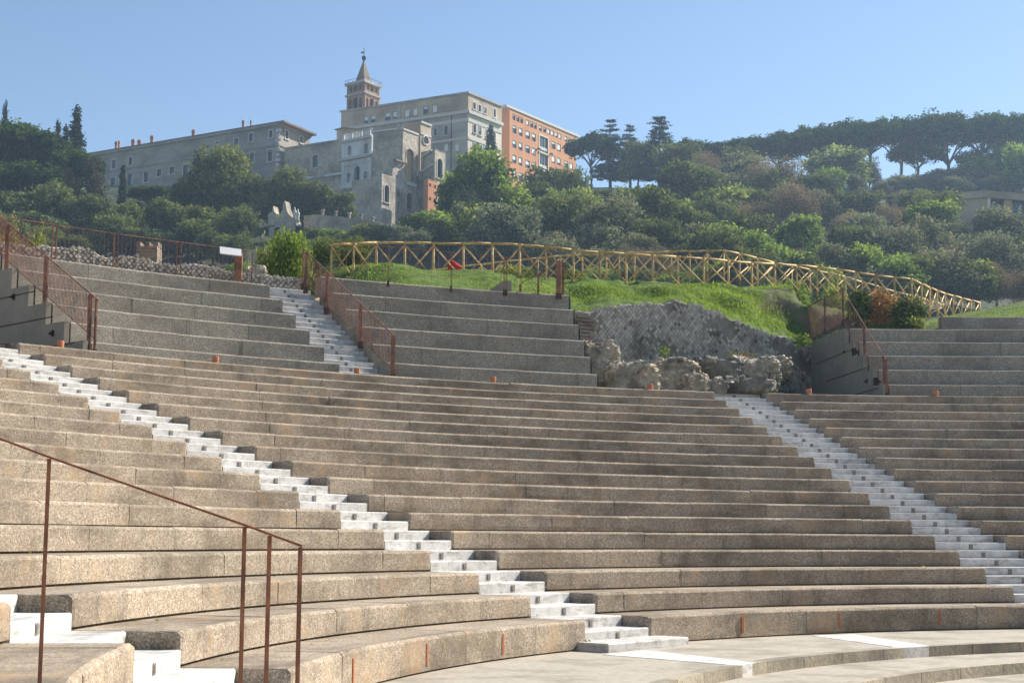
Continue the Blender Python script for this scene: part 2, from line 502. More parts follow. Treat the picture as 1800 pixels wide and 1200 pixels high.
def T(x, y):
    x = np.asarray(x, float); y = np.asarray(y, float)
    r = np.hypot(x - CX, y - CY)
    a = np.arctan2(x - CX, y - CY)
    low = np.interp(r, [0, 20.3, 41.0, 42.4, 43.6, 49.4], [-2.75, -2.75, Z18 - 1.1, Z18 - 0.06, Z18 - 0.06, Z18 - 0.06])
    under = np.interp(r, [43.6, 49.6, 50.0], [Z18 - 0.06, 7.6, 9.0])
    under = np.where(a < -0.7842, np.interp(r, [43.6, 56.0, 57.0], [Z18 - 0.06, Z18 - 0.06, 9.0]), under)
    w = sstep(-0.525, -0.43, a)
    PR = np.interp(r, [49.4, 55, 72, 80, 84, 90], [9.75, 11.75, 14.1, 16.0, 16.0, 10.0])
    PR = PR - 0.25 * np.clip(x - 19, 0, 40) * np.clip((r - 60) / 20, 0, 1)
    PR = PR + 0.10 * np.sin(x * 1.3 + 0.7 * y) * np.clip((r - 51) / 3, 0, 1)
    PL = np.interp(r, [49.4, 66, 80, 90], [9.25, 9.3, 7.0, 3.0])
    P = PL * (1 - w) + PR * w
    zb = np.interp(a, [-0.07, -0.035, 0.0, 0.03, 0.08, 0.14, 0.3], [11.5, 11.3, 10.5, 10.4, 11.2, 11.9, 12.2]) + np.clip(r - 60, 0, 24) * 0.10 - np.clip(r - 84, 0, 9) * 0.8
    PC = 9.02 + (zb - 9.02) * (0.8 * sstep(54.3, 56.2, r + 0.5 * np.sin(a * 70)) + 0.2 * sstep(56, 61, r))
    PD = 9.5 + (zb - 9.5) * np.clip((r - 49.6) / 10.4, 0, 1)
    P = np.where(a > GAP1, PC * (1 - sstep(0.0, 0.05, a)) + PD * sstep(0.0, 0.05, a), P)
    z = np.where(r < 43.6, low, np.where((r < 50.0) | ((a < -0.7842) & (r < 57)), under, P))
    gap = (a > GAP0) & (a < GAP1) & (r > 43.5) & (r < 58)
    yw = rw_y(x)
    zt = np.interp(x, _rwx, _rwz)
    yt = CY + np.sqrt(np.clip(58.0 ** 2 - (x - CX) ** 2, 0, None))
    sgap = np.clip((y - yw - 0.3) / np.maximum(yt - yw - 0.3, 0.5), 0, 1)
    Pt = np.interp(58.0, [55, 72], [11.75, 14.1])
    behind = zt - 0.12 + (Pt - zt + 0.12) * (0.78 * sgap ** 0.9 + 0.22 * sstep(0.4, 0.8, sgap + 0.12 * np.sin(x * 1.9)))
    behind = behind + 0.16 * np.sin(x * 1.7 + y * 0.9) * np.sin(y * 1.9 - x * 0.6) * sgap
    front = Z18 - 0.06 + np.clip(r - 45, 0, 10) * 0.12
    z = np.where(gap, np.where(y > yw + 0.5, behind, front), z)
    inside = (a > -1.95) & (a < 1.3)
    z = np.where(inside | (r > 60), z, -2.75)
    H = np.interp(y, [100, 140, 420, 436, 700], [3, 10, 97, 98.0, 98.0])
    H = H + 1.6 * np.sin(x * 0.045 + 0.03 * y) * np.clip((y - 150) / 80, 0, 1) * np.clip((415 - y) / 30, 0, 1)
    q = x / np.maximum(y, 1)
    cw = sstep(-0.137, -0.122, q) * (1 - sstep(-0.062, -0.05, q)) * sstep(284, 287, y) * (1 - sstep(376, 384, y))
    H = H * (1 - cw) + np.minimum(H, 60.5 + (y - 285) * 0.12) * cw
    z = np.where(r > 80, np.maximum(np.where(inside, P, -2.75), np.where(y > 90, H, -3.0)), z)
    return z


def build_terrain():
    A = np.concatenate([np.linspace(-math.pi, -1.3, 40)[:-1], np.linspace(-1.3, -0.36, 110)[:-1],
                        np.linspace(-0.36, -0.04, 110)[:-1], np.linspace(-0.04, 0.35, 40)[:-1], np.linspace(0.35, math.pi, 50)])
    Rr = np.concatenate([np.linspace(0.5, 40, 14)[:-1], np.linspace(40, 43, 6)[:-1], np.linspace(43, 58, 84)[:-1],
                         np.linspace(58, 92, 50)[:-1], np.linspace(92, 440, 110)[:-1], np.linspace(440, 900, 12)])
    AA, RR = np.meshgrid(A, Rr)
    X, Y = CX + RR * np.sin(AA), CY + RR * np.cos(AA)
    Z = T(X, Y)
    rough = RNG.normal(0, 1, Z.shape) * np.where(RR > 49.8, np.where(RR < 95, 0.035, 0.25), 0)
    Z = Z + np.where((AA > -0.62) | (RR > 90), rough, 0)
    nA = len(A)
    V = np.stack([X, Y, Z], -1).reshape(-1, 3)
    F = []
    mi = []
    for i in range(len(Rr) - 1):
        for j in range(nA - 1):
            o = i * nA + j
            F.append((o, o + nA, o + nA + 1, o + 1))
            cyy = (Y[i, j] + Y[i + 1, j]) / 2
            r_ = Rr[i]
            k = 0
            if r_ > 88: k = 1
            if r_ > 88 and cyy > 402: k = 2
            if 43 < r_ < 88 and A[j] < -0.50: k = 3
            if r_ < 49 and not (A[j] > GAP0 and A[j] < GAP1): k = 3
            mi.append(k)
    me = bpy.data.meshes.new('ground')
    me.from_pydata(V.tolist(), [], F)
    for k in ('ground', 'hill', 'lawn', 'sand'):
        me.materials.append(M[k])
    me.polygons.foreach_set('material_index', mi)
    me.polygons.foreach_set('use_smooth', [True] * len(F))
    me.flip_normals()
    o = bpy.data.objects.new('ground', me)
    COL.objects.link(o)
    o['kind'] = 'structure'


build_terrain()

# ------------------------------------------------------------------ pavement of the orchestra, walkway above the lower seats
def ring_slab(name, r0, r1, z0, z1, a0, a1, mt, mk, blk=1.3):
    mb = MB()
    n = int((a1 - a0) * (r0 + r1) / 2 / 0.5)
    for i in range(n):
        b0, b1 = a0 + (a1 - a0) * i / n, a0 + (a1 - a0) * (i + 1) / n
        mb.poly([pol(r0, b0, z1), pol(r1, b0, z1), pol(r1, b1, z1), pol(r0, b1, z1)], 0.5)
    o = put(name, mb, mt, kind='structure')
    if mk is not None:
        e = MB()
        nb = int((a1 - a0) * r0 / blk)
        for i in range(nb):
            t_ = random.random()
            g = 0.006 / r0
            for k in range(4):
                b0 = a0 + (a1 - a0) * (i + k / 4) / nb + (g if k == 0 else 0)
                b1 = a0 + (a1 - a0) * (i + (k + 1) / 4) / nb - (g if k == 3 else 0)
                e.poly([pol(r0 - 0.004, b1, z0), pol(r0 - 0.004, b0, z0), pol(r0 - 0.004, b0, z1 + 0.004), pol(r0 - 0.004, b1, z1 + 0.004)], t_)
                e.poly([pol(r0 - 0.004, b1, z1 + 0.004), pol(r0 - 0.004, b0, z1 + 0.004), pol(r0 + 0.25, b0, z1 + 0.004), pol(r0 + 0.25, b1, z1 + 0.004)], t_)
        put(name + '_edge', e, mk, kind='structure')
    return o


ring_slab('pavement', 16.45, R1 + 0.4, FLOOR - 0.2, FLOOR, -1.75, 0.7, M['pave'], M['kerb'])
ring_slab('lower_pavement', 14.6, 16.6, FLOOR - 0.4, FLOOR - 0.19, -1.75, 0.7, M['pave'], M['kerb'])
ring_slab('orchestra_floor', 2.0, 14.8, FLOOR - 0.6, FLOOR - 0.38, -1.75, 0.7, M['pave'], None)
ring_slab('upper_walkway', R18 + 0.4, 45.5, Z18 - 0.2, Z18 - 0.012, -1.9, 0.7, M['side'], None)
for lab, qs in (('white marble strip set in the paving beside the foot of the left white stair', [(19.3, -0.985), (19.3, -0.912), (16.46, -0.985), (16.46, -1.026)]),
                ('white marble strip set in the paving right of the rusty wall slots', [(19.8, -0.615), (19.8, -0.556), (16.46, -0.635), (16.46, -0.690)])):
    mb = MB()
    q = [pol(r, a, FLOOR + 0.008) for r, a in qs]
    mb.prism(q, (0, 0, -0.03), 0.9)
    c0, c1 = pol(qs[2][0] - 0.012, qs[2][1], FLOOR + 0.008), pol(qs[3][0] - 0.012, qs[3][1], FLOOR + 0.008)
    inn = np.array([CX, CY, 0]) - np.array([c0[0], c0[1], 0]); inn /= np.linalg.norm(inn)
    c0 = c0 - (0, 0, 0.0025); c1 = c1 - (0, 0, 0.0025)
    mb.prism([c0, c1, c1 + (0, 0, -0.2), c0 + (0, 0, -0.2)], -inn * 0.26, 0.8)
    put('marble_strip', mb, M['marble'], label=lab, cat='paving strip')


# ------------------------------------------------------------------ seat rows
def seat_row(r, depth, zt, h, a0, a1, blk=2.4, off=0.0, round0=0.0, round1=0.0, skirt=0.06, tb=0.5):
    """one ring of jointed blocks, profile with a worn nose and a dark gap under the face"""
    mb = MB()
    L = (a1 - a0) * r
    cuts = [0.0]
    x = blk * off
    while x < L - 0.5:
        if x > 0.5: cuts.append(x)
        x += blk
    cuts.append(L)
    for ci in range(len(cuts) - 1):
        s0, s1 = cuts[ci] + (0.003 if ci else 0), cuts[ci + 1] - (0.003 if ci < len(cuts) - 2 else 0)
        tint = min(1, max(0, random.gauss(tb, 0.2)))
        jr, jz, jt = random.gauss(0, 0.003), random.gauss(0, 0.0035), random.gauss(0, 0.003)
        n = max(2, int((s1 - s0) / 0.55))
        S = [(s0 + (s1 - s0) * i / n, 0.0) for i in range(n + 1)]
        def bev(w, d, at, sgn):
            return [(at, d), (at + sgn * w * 0.3, d * 0.3), (at + sgn * w, 0.0)]
        w0, d0 = (round0, round0 * 0.8) if (ci == 0 and round0) else (0.004, 0.002)
        w1, d1 = (round1, round1 * 0.8) if (ci == len(cuts) - 2 and round1) else (0.004, 0.002)
        S = bev(w0, d0, s0, 1) + S[1:-1] + bev(w1, d1, s1, -1)[::-1]
        rows = []
        for s, o in S:
            a = a0 + s / r
            jit = random.uniform(-0.004, 0.004)
            fz = jz + jt * (s - (s0 + s1) / 2)
            prof = [(r + 0.09, zt - h - 0.02), (r + 0.09, zt - h + skirt * 0.55), (r + 0.004 + o, zt - h + skirt * 0.55),
                    (r + o + jr, zt - h + 0.12), (r + o + jit + jr, zt - 0.05 - o * 0.6 + fz), (r + 0.008 + o + jr, zt - 0.034 - o * 0.6 + fz + jit), (r + 0.05 + o + jr, zt - o * 0.6 + fz),
                    (r + 0.3, zt - o * 0.3 + fz), (r + depth, zt)]
            uv = [(s + r * 7.31, q[1] if k < 7 else zt + q[0] - r, (q[0] - r) if k < 7 else zt) for k, q in enumerate(prof)]
            rows.append(mb.pts([pol(q[0], a, q[1]) for q in prof], tint, uv))
        k = 9
        for i in range(len(rows) - 1):
            for j in range(k - 1):
                mb.f.append((rows[i] + j, rows[i + 1] + j, rows[i + 1] + j + 1, rows[i] + j + 1))
        for e, sg in ((rows[0], 1), (rows[-1], -1)):
            prof0 = [e + j for j in range(k)]
            s, _ = S[0] if sg == 1 else S[-1]
            a = a0 + s / r
            b = mb.pts([pol(r + depth, a, zt - h - 0.02)], tint, [(s + r * 7.31 + depth, zt - h, 0)])
            uvs = []
            # separate vertices so that the end face has its own pebble mapping
            P = [mb.v[q] for q in prof0] + [mb.v[b]]
            uvs = [(math.hypot(p[0] - CX, p[1] - CY) - r + 3.7 * r, p[2], 5 + s) for p in P]
            n0 = mb.pts(P, tint, uvs)
            f = tuple(range(n0, n0 + len(P)))
            mb.f.append(f if sg == 1 else f[::-1])
    return mb


wedges = [(-1.90, STAIRS[0], 'foreground seating wedge with rounded block at the lower left corner, left of the nearest stair'),
          (STAIRS[0], STAIRS[1], 'sunlit tan concrete seating wedge of long tiers, left of the diagonal white stair'),
          (STAIRS[1], STAIRS[2], 'brown weathered concrete seating wedge in the middle, between the two long white stairs'),
          (STAIRS[2], 0.30, 'dark stained concrete seating wedge at right, right of the long white stair')]
SLOTS = {1: [-1.364, -1.219, -1.084], 2: [-0.701, -0.559, -0.419]}
for wi, (a0, a1, lab) in enumerate(wedges):
    root = thing('seating_wedge', lab, 'seating', pol(R1, (a0 + a1) / 2, FLOOR), 'lower seating wedges')
    for n in range(18):
        r = R1 + DEP * n
        s0 = a0 if wi == 0 else a0 + math.asin(HW / r)
        s1 = a1 if wi == 3 else a1 - math.asin(HW / r)
        h = RIS if n else 0.53
        dep = DEP + 0.12 if n < 17 else 1.4
        part = put('seat_row', seat_row(r, dep, Z1 + RIS * n, h, s0, s1, off=(n * 0.37) % 1.0, round0=0.07, round1=0.05), M['low'], root)
        if n == 0:
            for a in SLOTS.get(wi, []):
                mb = MB()
                c = pol(r - 0.004, a, Z1 - 0.26)
                tg = np.array([math.cos(a), -math.sin(a), 0]); rd = np.array([math.sin(a), math.cos(a), 0])
                for sg in (-1, 1):
                    mb.box(c + tg * 0.018 * sg, tg * 0.011, rd * 0.014, (0, 0, 0.16))
                mb.box(c + rd * 0.012, tg * 0.009, rd * 0.01, (0, 0, 0.155))
                sub('wall_slot', mb, M['terra'], part)


# ------------------------------------------------------------------ white stairs
def light_mesh():
    mb = MB()
    mb.box((0, 0, 0), (0.055, 0, 0), (0, 0.008, 0), (0, 0, 0.062), 0.4)
    mb.box((0, -0.010, 0.0), (0.036, 0, 0), (0, 0.006, 0), (0, 0, 0.040), 0.1)
    return mb.mesh('step_light')


LIGHT_ME = light_mesh()
LIGHT_ME.materials.append(M['plate'])


def step_mb(r0, r1, a, hw, z0, z1):
    """marble step: straight slab with eased nose and a joint or chip here and there"""
    mb = MB()
    tg = np.array([math.cos(a), -math.sin(a), 0]); rd = np.array([math.sin(a), math.cos(a), 0])
    c = np.array([CX, CY, 0])
    cut = random.uniform(-0.5, 0.5) * hw
    for (x0, x1) in ((-hw, cut - 0.003), (cut + 0.003, hw)):
        t_ = min(1, max(0, random.gauss(0.55, 0.22)))
        prof = [(r0, z0), (r0, z1 - 0.022), (r0 + 0.007, z1 - 0.006), (r0 + 0.024, z1), (r1, z1), (r1, z0)]
        P0 = [c + rd * p[0] + tg * x0 + np.array([0, 0, p[1]]) for p in prof]
        mb.prism(P0, tg * (x1 - x0), t_)
    return mb


def stair(a, lab, n_rows, r0, dep, z_top0, rise, nper, hw, extra=False, group='white marble stairs', light_off=0.0):
    root = thing('marble_stair', lab, 'stair', pol(r0, a, z_top0 - rise), group)
    tg = np.array([math.cos(a), -math.sin(a), 0]); rd = np.array([math.sin(a), math.cos(a), 0])
    if extra:
        put('step', step_mb(r0 - 0.72, r0 + 0.1, a, hw + 0.28, FLOOR - 0.05, FLOOR + 0.155), M['marble'], root)
    for n in range(n_rows):
        for k in range(nper):
            rr = r0 + dep * (n + k / nper)
            zt = z_top0 + rise * n - rise * (nper - 1 - k) / nper - 0.004
            last = (n == n_rows - 1 and k == nper - 1)
            s = put('step', step_mb(rr - 0.012, rr + dep / nper + (0.25 if not last else 0.9), a, hw, zt - rise / nper - 0.03, zt), M['marble'], root)
            lp = np.array([CX, CY, 0]) + rd * (rr - 0.015) + tg * light_off + np.array([0, 0, zt - rise / nper / 2 - 0.01])
            l = bpy.data.objects.new('step_light', LIGHT_ME)
            COL.objects.link(l)
            l.parent = s
            l.location = Vector(lp)
            l.rotation_euler = (0, 0, -a)
    return root


stair(STAIRS[0], 'short visible flight of white marble steps at the lower left, behind the thin rusty handrail', 5, R1, DEP, Z1, RIS, 2, HW, True, light_off=-0.2)
stair(STAIRS[1], 'long white marble stair crossing the tiers diagonally from upper left to bottom centre', 18, R1, DEP, Z1, RIS, 2, HW, True)
stair(STAIRS[2], 'long white marble stair on the right, below the ruined masonry', 18, R1, DEP, Z1, RIS, 2, HW, True)
A_UL, A_UR = -0.5745, -0.5325
stair((A_UL + A_UR) / 2, 'steep narrow white marble stair of the upper tier beside the rusty balustrade', 6, RU, DU, 5.95, 0.715, 3, 1.0, group=None, light_off=-0.1)

# ------------------------------------------------------------------ upper cavea
A_L = -0.784
ups = [('left upper grey seating wedge of tall tiers under the stone lattice wall', A_L, A_L, A_UL, A_UL, 5.93, 0.708, 6),
       ('middle upper grey seating wedge of tall tiers under the grass and wooden fence', A_UR, A_UR, -0.340, -0.315, 6.082, 0.785, 6),
       ('right upper dark grey seating wedge beyond the ruined gap', -0.0704, -0.0722, 0.30, 0.30, 5.992, 0.71, 6)]
UPROOT = []
for wi, (lab, b0, b1, e0, e1, zz, hh, nr) in enumerate(ups):
    root = thing('upper_seating_wedge', lab, 'seating', pol(RU, (b0 + e0) / 2, Z18), 'upper seating wedges')
    UPROOT.append(root)
    for n in range(nr):
        r = RU + DU * n
        f = n / (nr - 1)
        s0, s1 = b0 + (b1 - b0) * f, e0 + (e1 - e0) * f
        if wi == 2 and n == 5: s0 = 0.016
        put('seat_row', seat_row(r, DU + 0.12 if n < 5 else 0.55, zz + hh * n, hh, s0 + 0.0004, s1 - 0.0004, blk=2.35, off=(n * 0.43 + 0.2) % 1.0, skirt=0.02, tb=0.45), M['up'], root)
    # stepped end walls
    for (e, sg, show) in ((b0, -1, wi != 1), (e0, 1, wi == 1)):
        bb = (b0, b1) if sg < 0 else (e0, e1)
        if (wi, sg) in ((2, 1), (0, 1), (1, -1)): continue
        out_ = []
        th = 0.18 if sg < 0 else 0.015
        prof = [(RU - 0.015, Z18 - 0.1)]
        for n in range(nr):
            if wi == 2 and n == 5: break
            r = RU + DU * n - 0.015
            prof += [(r, zz + hh * n + 0.006 - (hh if n == 0 else 0) * 0), (r + DU, zz + hh * n + 0.006)]
        if wi == 2:
            prof += [(54.0, prof[-1][1]), (54.0, Z18 - 0.1)]
        else:
            prof += [(RU + DU * nr + 0.3, prof[-1][1]), (RU + DU * nr + 0.3, Z18 - 0.1)]
        def ang(r):
            return bb[0] + (bb[1] - bb[0]) * (r - RU) / (5 * DU)
        P = [pol(r, ang(r) + sg * 0.0009, z) for r, z in prof]
        tgv = np.array([math.cos(e), -math.sin(e), 0])
        mb = MB()
        uv = [(r + e * 10, z, 2.0) for r, z in prof]
        k = len(P)
        n0 = mb.pts([p + tgv * sg * th for p in P], 0.5, uv)
        n1 = mb.pts(P, 0.5, uv)
        for i in range(1, k - 2, 1):
            pass
        # side face as vertical strips (stepped outline is not convex)
        zb = Z18 - 0.1
        for i in range(1, k - 2):
            (ra, za), (rb, zb2) = prof[i], prof[i + 1]
            if abs(ra - rb) < 1e-6: continue
            q = [(ra, zb), (rb, zb), (rb, zb2), (ra, za)]
            pts = [pol(r, ang(r) + sg * 0.0009, z) + tgv * sg * th for r, z in q]
            mb.poly(pts if sg > 0 else pts[::-1], 0.5, [(r + e * 10, z, 2.0) for r, z in q] if sg > 0 else [(r + e * 10, z, 2.0) for r, z in q][::-1])
        for i in range(k - 1):
            mb.f.append((n0 + i, n0 + i + 1, n1 + i + 1, n1 + i) if sg < 0 else (n0 + i + 1, n0 + i, n1 + i, n1 + i + 1))
        w_ = put('end_wall', mb, M['side'] if show else M['up'], root)
        if show:
            for zz_, ra, rb in ((Z18 + 0.55, 43.9, 47.5), (Z18 + 1.5, 45.3, 51.0), (Z18 + 2.45, 46.6, 52.5)):
                j = MB()
                pa, pb = pol(ra, ang(ra) + sg * 0.0009, zz_) + tgv * sg * (th + 0.004 + 0.04), pol(rb, ang(rb) + sg * 0.0009, zz_) + tgv * sg * (th + 0.044)
                mid = (pa + pb) / 2
                j.box(mid - tgv * sg * 0.035, (pb - pa) / 2, tgv * 0.005, (0, 0, 0.02), 0.1)
                sub('wall_joint', j, M['rustdark'], w_)
            for (px, py) in (((36, 523), (105, 587)) if wi == 0 else ((1497, 618), (1535, 670))):
                rr = 44.5 if py > 580 and wi == 0 else 46.9
                if wi == 2: rr = 46.6 if px < 1510 else 44.6
                d_ = ray(px, py)
                # meet the radial wall plane
                nrm = np.array([math.cos(e), -math.sin(e), 0])
                p_ = d_ * (np.dot(np.array([CX, CY, 0]), nrm) / np.dot(d_, nrm)) + nrm * sg * (th + 0.05)
                rdv = np.array([math.sin(e), math.cos(e), 0])
                j = MB()
                j.box(p_, rdv * 0.055, nrm * 0.03, (0, 0, 0.10), 0.3)
                j.prism([p_ + nrm * sg * 0.05 + rdv * 0.05 + np.array([0, 0, 0.06]), p_ + nrm * sg * 0.05 + rdv * 0.05 - np.array([0, 0, 0.06]), p_ + nrm * sg * 0.17 + rdv * 0.05 + np.array([0, 0, -0.02])], -rdv * 0.10)  # dark wedge modelled in place of the box's triangular shadow
                sub('lamp_box_and_shadow', j, M['dark'], w_)

# terracotta pegs along the rim of the walkway
PEGS = [(-0.835, 'leftmost terracotta stub on the walkway rim, by the foot of the left balustrade'),
        (-0.708, 'terracotta stub on the walkway rim below the left upper tiers'),
        (-0.584, 'terracotta stub on the walkway rim at the foot of the steep narrow stair'),
        (-0.459, 'terracotta stub on the walkway rim below the middle upper tiers'),
        (-0.311, 'terracotta stub in front of the ruined masonry lumps'),
        (-0.161, 'terracotta stub by the dark corner left of the right end wall'),
        (-0.043, 'rightmost terracotta stub on the walkway rim, right of the right balustrade')]
for a, lab in PEGS:
    p = pol(R18 + 0.17, a, Z18)
    mb = MB()
    mb.tube([p - (0, 0, 0.03), p + (0, 0, 0.02), p + (0, 0, 0.19), p + (0, 0, 0.205)], [0.10, 0.10, 0.10, 0.085], 14)
    put('terracotta_stub', mb, M['terra'], label=lab, cat='stub', group='terracotta stubs on the walkway rim')


# ------------------------------------------------------------------ railings
def unit(v):
    v = np.asarray(v, float)
    return v / np.linalg.norm(v)


def bar_mesh(name, w, d, h):
    mb = MB()
    mb.box((0, 0, h / 2), (w / 2, 0, 0), (0, d / 2, 0), (0, 0, h / 2))
    return mb


def railing(root, base, top, posts, bal_step=0.11, post_w=0.12, rail_r=0.022, bal=True, bottom=True, foot=True, bal_r=0.009, drop=0.0):
    """base/top: polylines of equal length; posts: list of (segment parameter, width)"""
    base = [np.asarray(p, float) for p in base]; top = [np.asarray(p, float) for p in top]
    def at(P, s):
        i = min(int(s), len(P) - 2)
        return P[i] + (P[i + 1] - P[i]) * (s - i)
    mb = MB(); mb.tube(top, rail_r, 6)
    put('handrail', mb, M['rust'], root)
    if bottom:
        mb = MB(); mb.tube([b + np.array([0, 0, 0.07]) for b in base], 0.016, 5)
        put('bottom_rail', mb, M['rust'], root)
    for s, w in posts:
        b, t = at(base, s), at(top, s)
        dr = unit(base[min(int(s), len(base) - 2) + 1] - base[min(int(s), len(base) - 2)])
        dr = unit((dr[0], dr[1], 0))
        nn = np.array([-dr[1], dr[0], 0])
        mb = MB()
        z0, z1 = b[2] - drop, t[2] - 0.02
        mb.box(((b[0]), b[1], (z0 + z1) / 2), dr * w / 2, nn * 0.02, (0, 0, (z1 - z0) / 2))
        p = put('post', mb, M['rust'], root)
        if foot:
            f = MB()
            f.box((b[0], b[1], z0 + 0.06), dr * (w / 2 + 0.02), nn * 0.045, (0, 0, 0.12))
            sub('post_foot', f, M['rustdark'], p)
    if bal:
        L = sum(np.linalg.norm((base[i + 1] - base[i])[:2]) for i in range(len(base) - 1))
        n = min(98, int(L / bal_step))
        for k in range(1, n):
            s = (len(base) - 1) * k / n
            b, t = at(base, s), at(top, s)
            mb = MB()
            mb.tube([b + np.array([0, 0, 0.06]), np.array([b[0], b[1], t[2]])], bal_r, 4, cap=False)
            put('baluster', mb, M['rust'], root)


def railpath(px_base, px_top, r_or_pts):
    pass


RH = 1.32
# left end-wall balustrade (runs down the left end wall of the upper seats)
rt = thing('balustrade', 'rusty steel stair balustrade at the left edge, sloping down to the walkway', 'balustrade', pol(43.5, A_L, Z18))
off = 0.0016
base = [pol(43.35, A_L - off, Z18 + 0.05), pol(46.4, A_L - off, 7.35), pol(50.4, A_L - off, 9.75)]
base = [pol(43.05, A_L + 0.001, Z18 + 0.50), pol(50.4, A_L - off, 9.85)]
railing(rt, base, [b + np.array([0, 0, RH]) for b in base], [(0.012, 0.10), (0.06, 0.20), (0.44, 0.24), (0.80, 0.24)], drop=0.42, bal_step=0.085, bal_r=0.010)
# steep stair balustrade
rt = thing('balustrade', 'rusty steel balustrade along the right side of the steep narrow white stair', 'balustrade', pol(43.5, A_UR, Z18))
ao = A_UR - 0.0005
base = [pol(43.0, ao + 0.002, Z18 + 0.30), pol(50.1, ao - 0.009, 9.85)]
railing(rt, base, [b + np.array([0, 0, RH]) for b in base], [(0.01, 0.24), (0.34, 0.2), (0.71, 0.2), (0.955, 0.2), (0.995, 0.06)], bal_step=0.10, bal_r=0.009, drop=0.25)
# right end-wall balustrade
rt = thing('balustrade', 'rusty steel balustrade over the right end wall, peaked beside the dark tiers', 'balustrade', pol(43.5, -0.0704, Z18))
base = [pol(43.3, -0.0722, Z18 + 0.05), pol(48.6, -0.0745, 9.08), pol(51.4, -0.0745, 9.06), pol(54.0, -0.0745, 9.05)]
top = [b + np.array([0, 0, h]) for b, h in zip(base, (1.5, 1.45, 1.55, 1.6))]
railing(rt, base, top, [(0.02, 0.24), (0.07, 0.1), (0.5, 0.2), (1.0, 0.22), (2.0, 0.2), (2.97, 0.2)], bal_step=0.15, bal_r=0.006)
# thin guard rail over the left lattice wall
rt = thing('guard_rail', 'thin rusty guard rail with spaced bars above the left upper tiers', 'railing', pol(49.2, -0.68, 9.5))
aa = np.linspace(-0.80, -0.5885, 10)
base = [pol(49.62, a, 9.48) for a in aa]
top = [b + np.array([0, 0, 1.25]) for b in base]
railing(rt, base, top, [(9 * (bearing(hit(px, 470, 49.62)) + 0.80) / (0.80 - 0.5885), 0.035) for px in (90, 97, 199, 206, 310, 317, 443)],
        bal_step=0.165, bottom=False, foot=False, rail_r=0.017, bal_r=0.006)
# thin guard rail in front of the wooden fence
rt = thing('guard_rail', 'thin rusty guard rail in front of the wooden fence with short sloping end', 'railing', pol(49.2, -0.42, 10.0))
aa = np.linspace(-0.524, -0.3215, 10)
base = [pol(49.3, a, 9.99) for a in aa]
top = [b + np.array([0, 0, 1.42]) for b in base]
pp = [9 * (bearing(hit(px, 500, 49.3)) + 0.524) / (0.524 - 0.3215) for px in (682, 793, 886, 890, 982)]
railing(rt, base, top, [(min(8.98, s), w) for s, w in zip(pp, (0.02, 0.02, 0.02, 0.02, 0.19))], bal_step=0.3, bottom=False, rail_r=0.012, bal_r=0.006, drop=0.12)
g0, g1 = pol(49.75, -0.356, 9.98), pol(49.75, -0.318, 9.98)
mb = MB(); mb.tube([g0 + (0, 0, 0.45), g1 + (0, 0, 1.5)], 0.02, 6)
put('sloping_rail', mb, M['rust'], rt)
for f_, w_ in ((0.0, 0.09), (0.42, 0.09), (1.0, 0.12)):
    b = g0 + (g1 - g0) * f_
    mb = MB(); mb.box(b + (0, 0, (0.42 + 1.03 * f_) / 2), (w_ / 2, 0, 0), (0, 0.02, 0), (0, 0, (0.42 + 1.03 * f_) / 2))
    put('post', mb, M['rust'], rt)
# concrete stub with sloping top on the parapet
mb = MB()
b = pol(49.55, -0.385, 9.97)
ex = np.array([math.cos(0.385), math.sin(0.385), 0])
q = [b - ex * 0.05, b + ex * 0.98, b + ex * 0.98 + (0, 0, 0.50), b + ex * 0.62 + (0, 0, 0.50)]
mb.prism(q, (-0.1, 0.3, 0), 0.5)
put('concrete_stub', mb, M['side'], label='grey concrete stub with sloping top on the middle parapet', cat='parapet stub')
# foreground handrail
rt = thing('handrail', 'thin rusty handrail on four slim posts in the left foreground', 'handrail', at_y(430, 1190, 10.5))
YR = 10.5
pts = [at_y(-170, 711, YR), at_y(0, 770.5, YR), at_y(87, 803, YR), at_y(250, 860, YR), at_y(430, 922, YR), at_y(531, 959, YR)]
mb = MB()
for i in range(len(pts) - 1):
    d_ = unit(pts[i + 1] - pts[i]); up = np.array([0, 0, 1.0]); up = unit(up - d_ * np.dot(up, d_)); sd = np.cross(d_, up)
    mb.box((pts[i] + pts[i + 1]) / 2, (pts[i + 1] - pts[i]) / 2 * 1.0005, sd * 0.022, up * (0.0072 + 0.0001 * i))
put('top_rail', mb, M['rust'], rt)
for px, py, w in ((86.5, 806, 0.021), (430, 925, 0.021), (474, 941, 0.021), (528, 961, 0.022), (-150, 720, 0.021)):
    p = at_y(px, py, YR)
    rr = math.hypot(p[0] - CX, p[1] - CY)
    zb = FLOOR if rr < R1 else Z1 + RIS * int((rr - R1) / DEP)
    mb = MB(); mb.box((p[0], p[1], (p[2] + zb) / 2), (w * 0.42, w * 0.30, 0), (-w * 0.30, w * 0.42, 0), (0, 0, (p[2] - zb) / 2))
    put('post', mb, M['rust'], rt)
# information lectern
p = hit(419, 470, 49.0)
rt = thing('information_sign', 'blank white tilted sign panel on a rusty post above the left tiers', 'sign', (p[0], p[1], 9.48))
mb = MB(); mb.box((p[0], p[1], 9.48 + 0.5), (0.14, 0, 0), (0, 0.06, 0), (0, 0, 0.5))
put('post', mb, M['rust'], rt)
q = [hit(386.5, 433, 48.7), hit(424, 438, 48.7), hit(424, 449.5, 48.45), hit(386.5, 445, 48.45)]
mb = MB(); mb.prism(q, (0, 0.05, -0.03), 0.5)
put('panel', mb, M['panel'], rt)


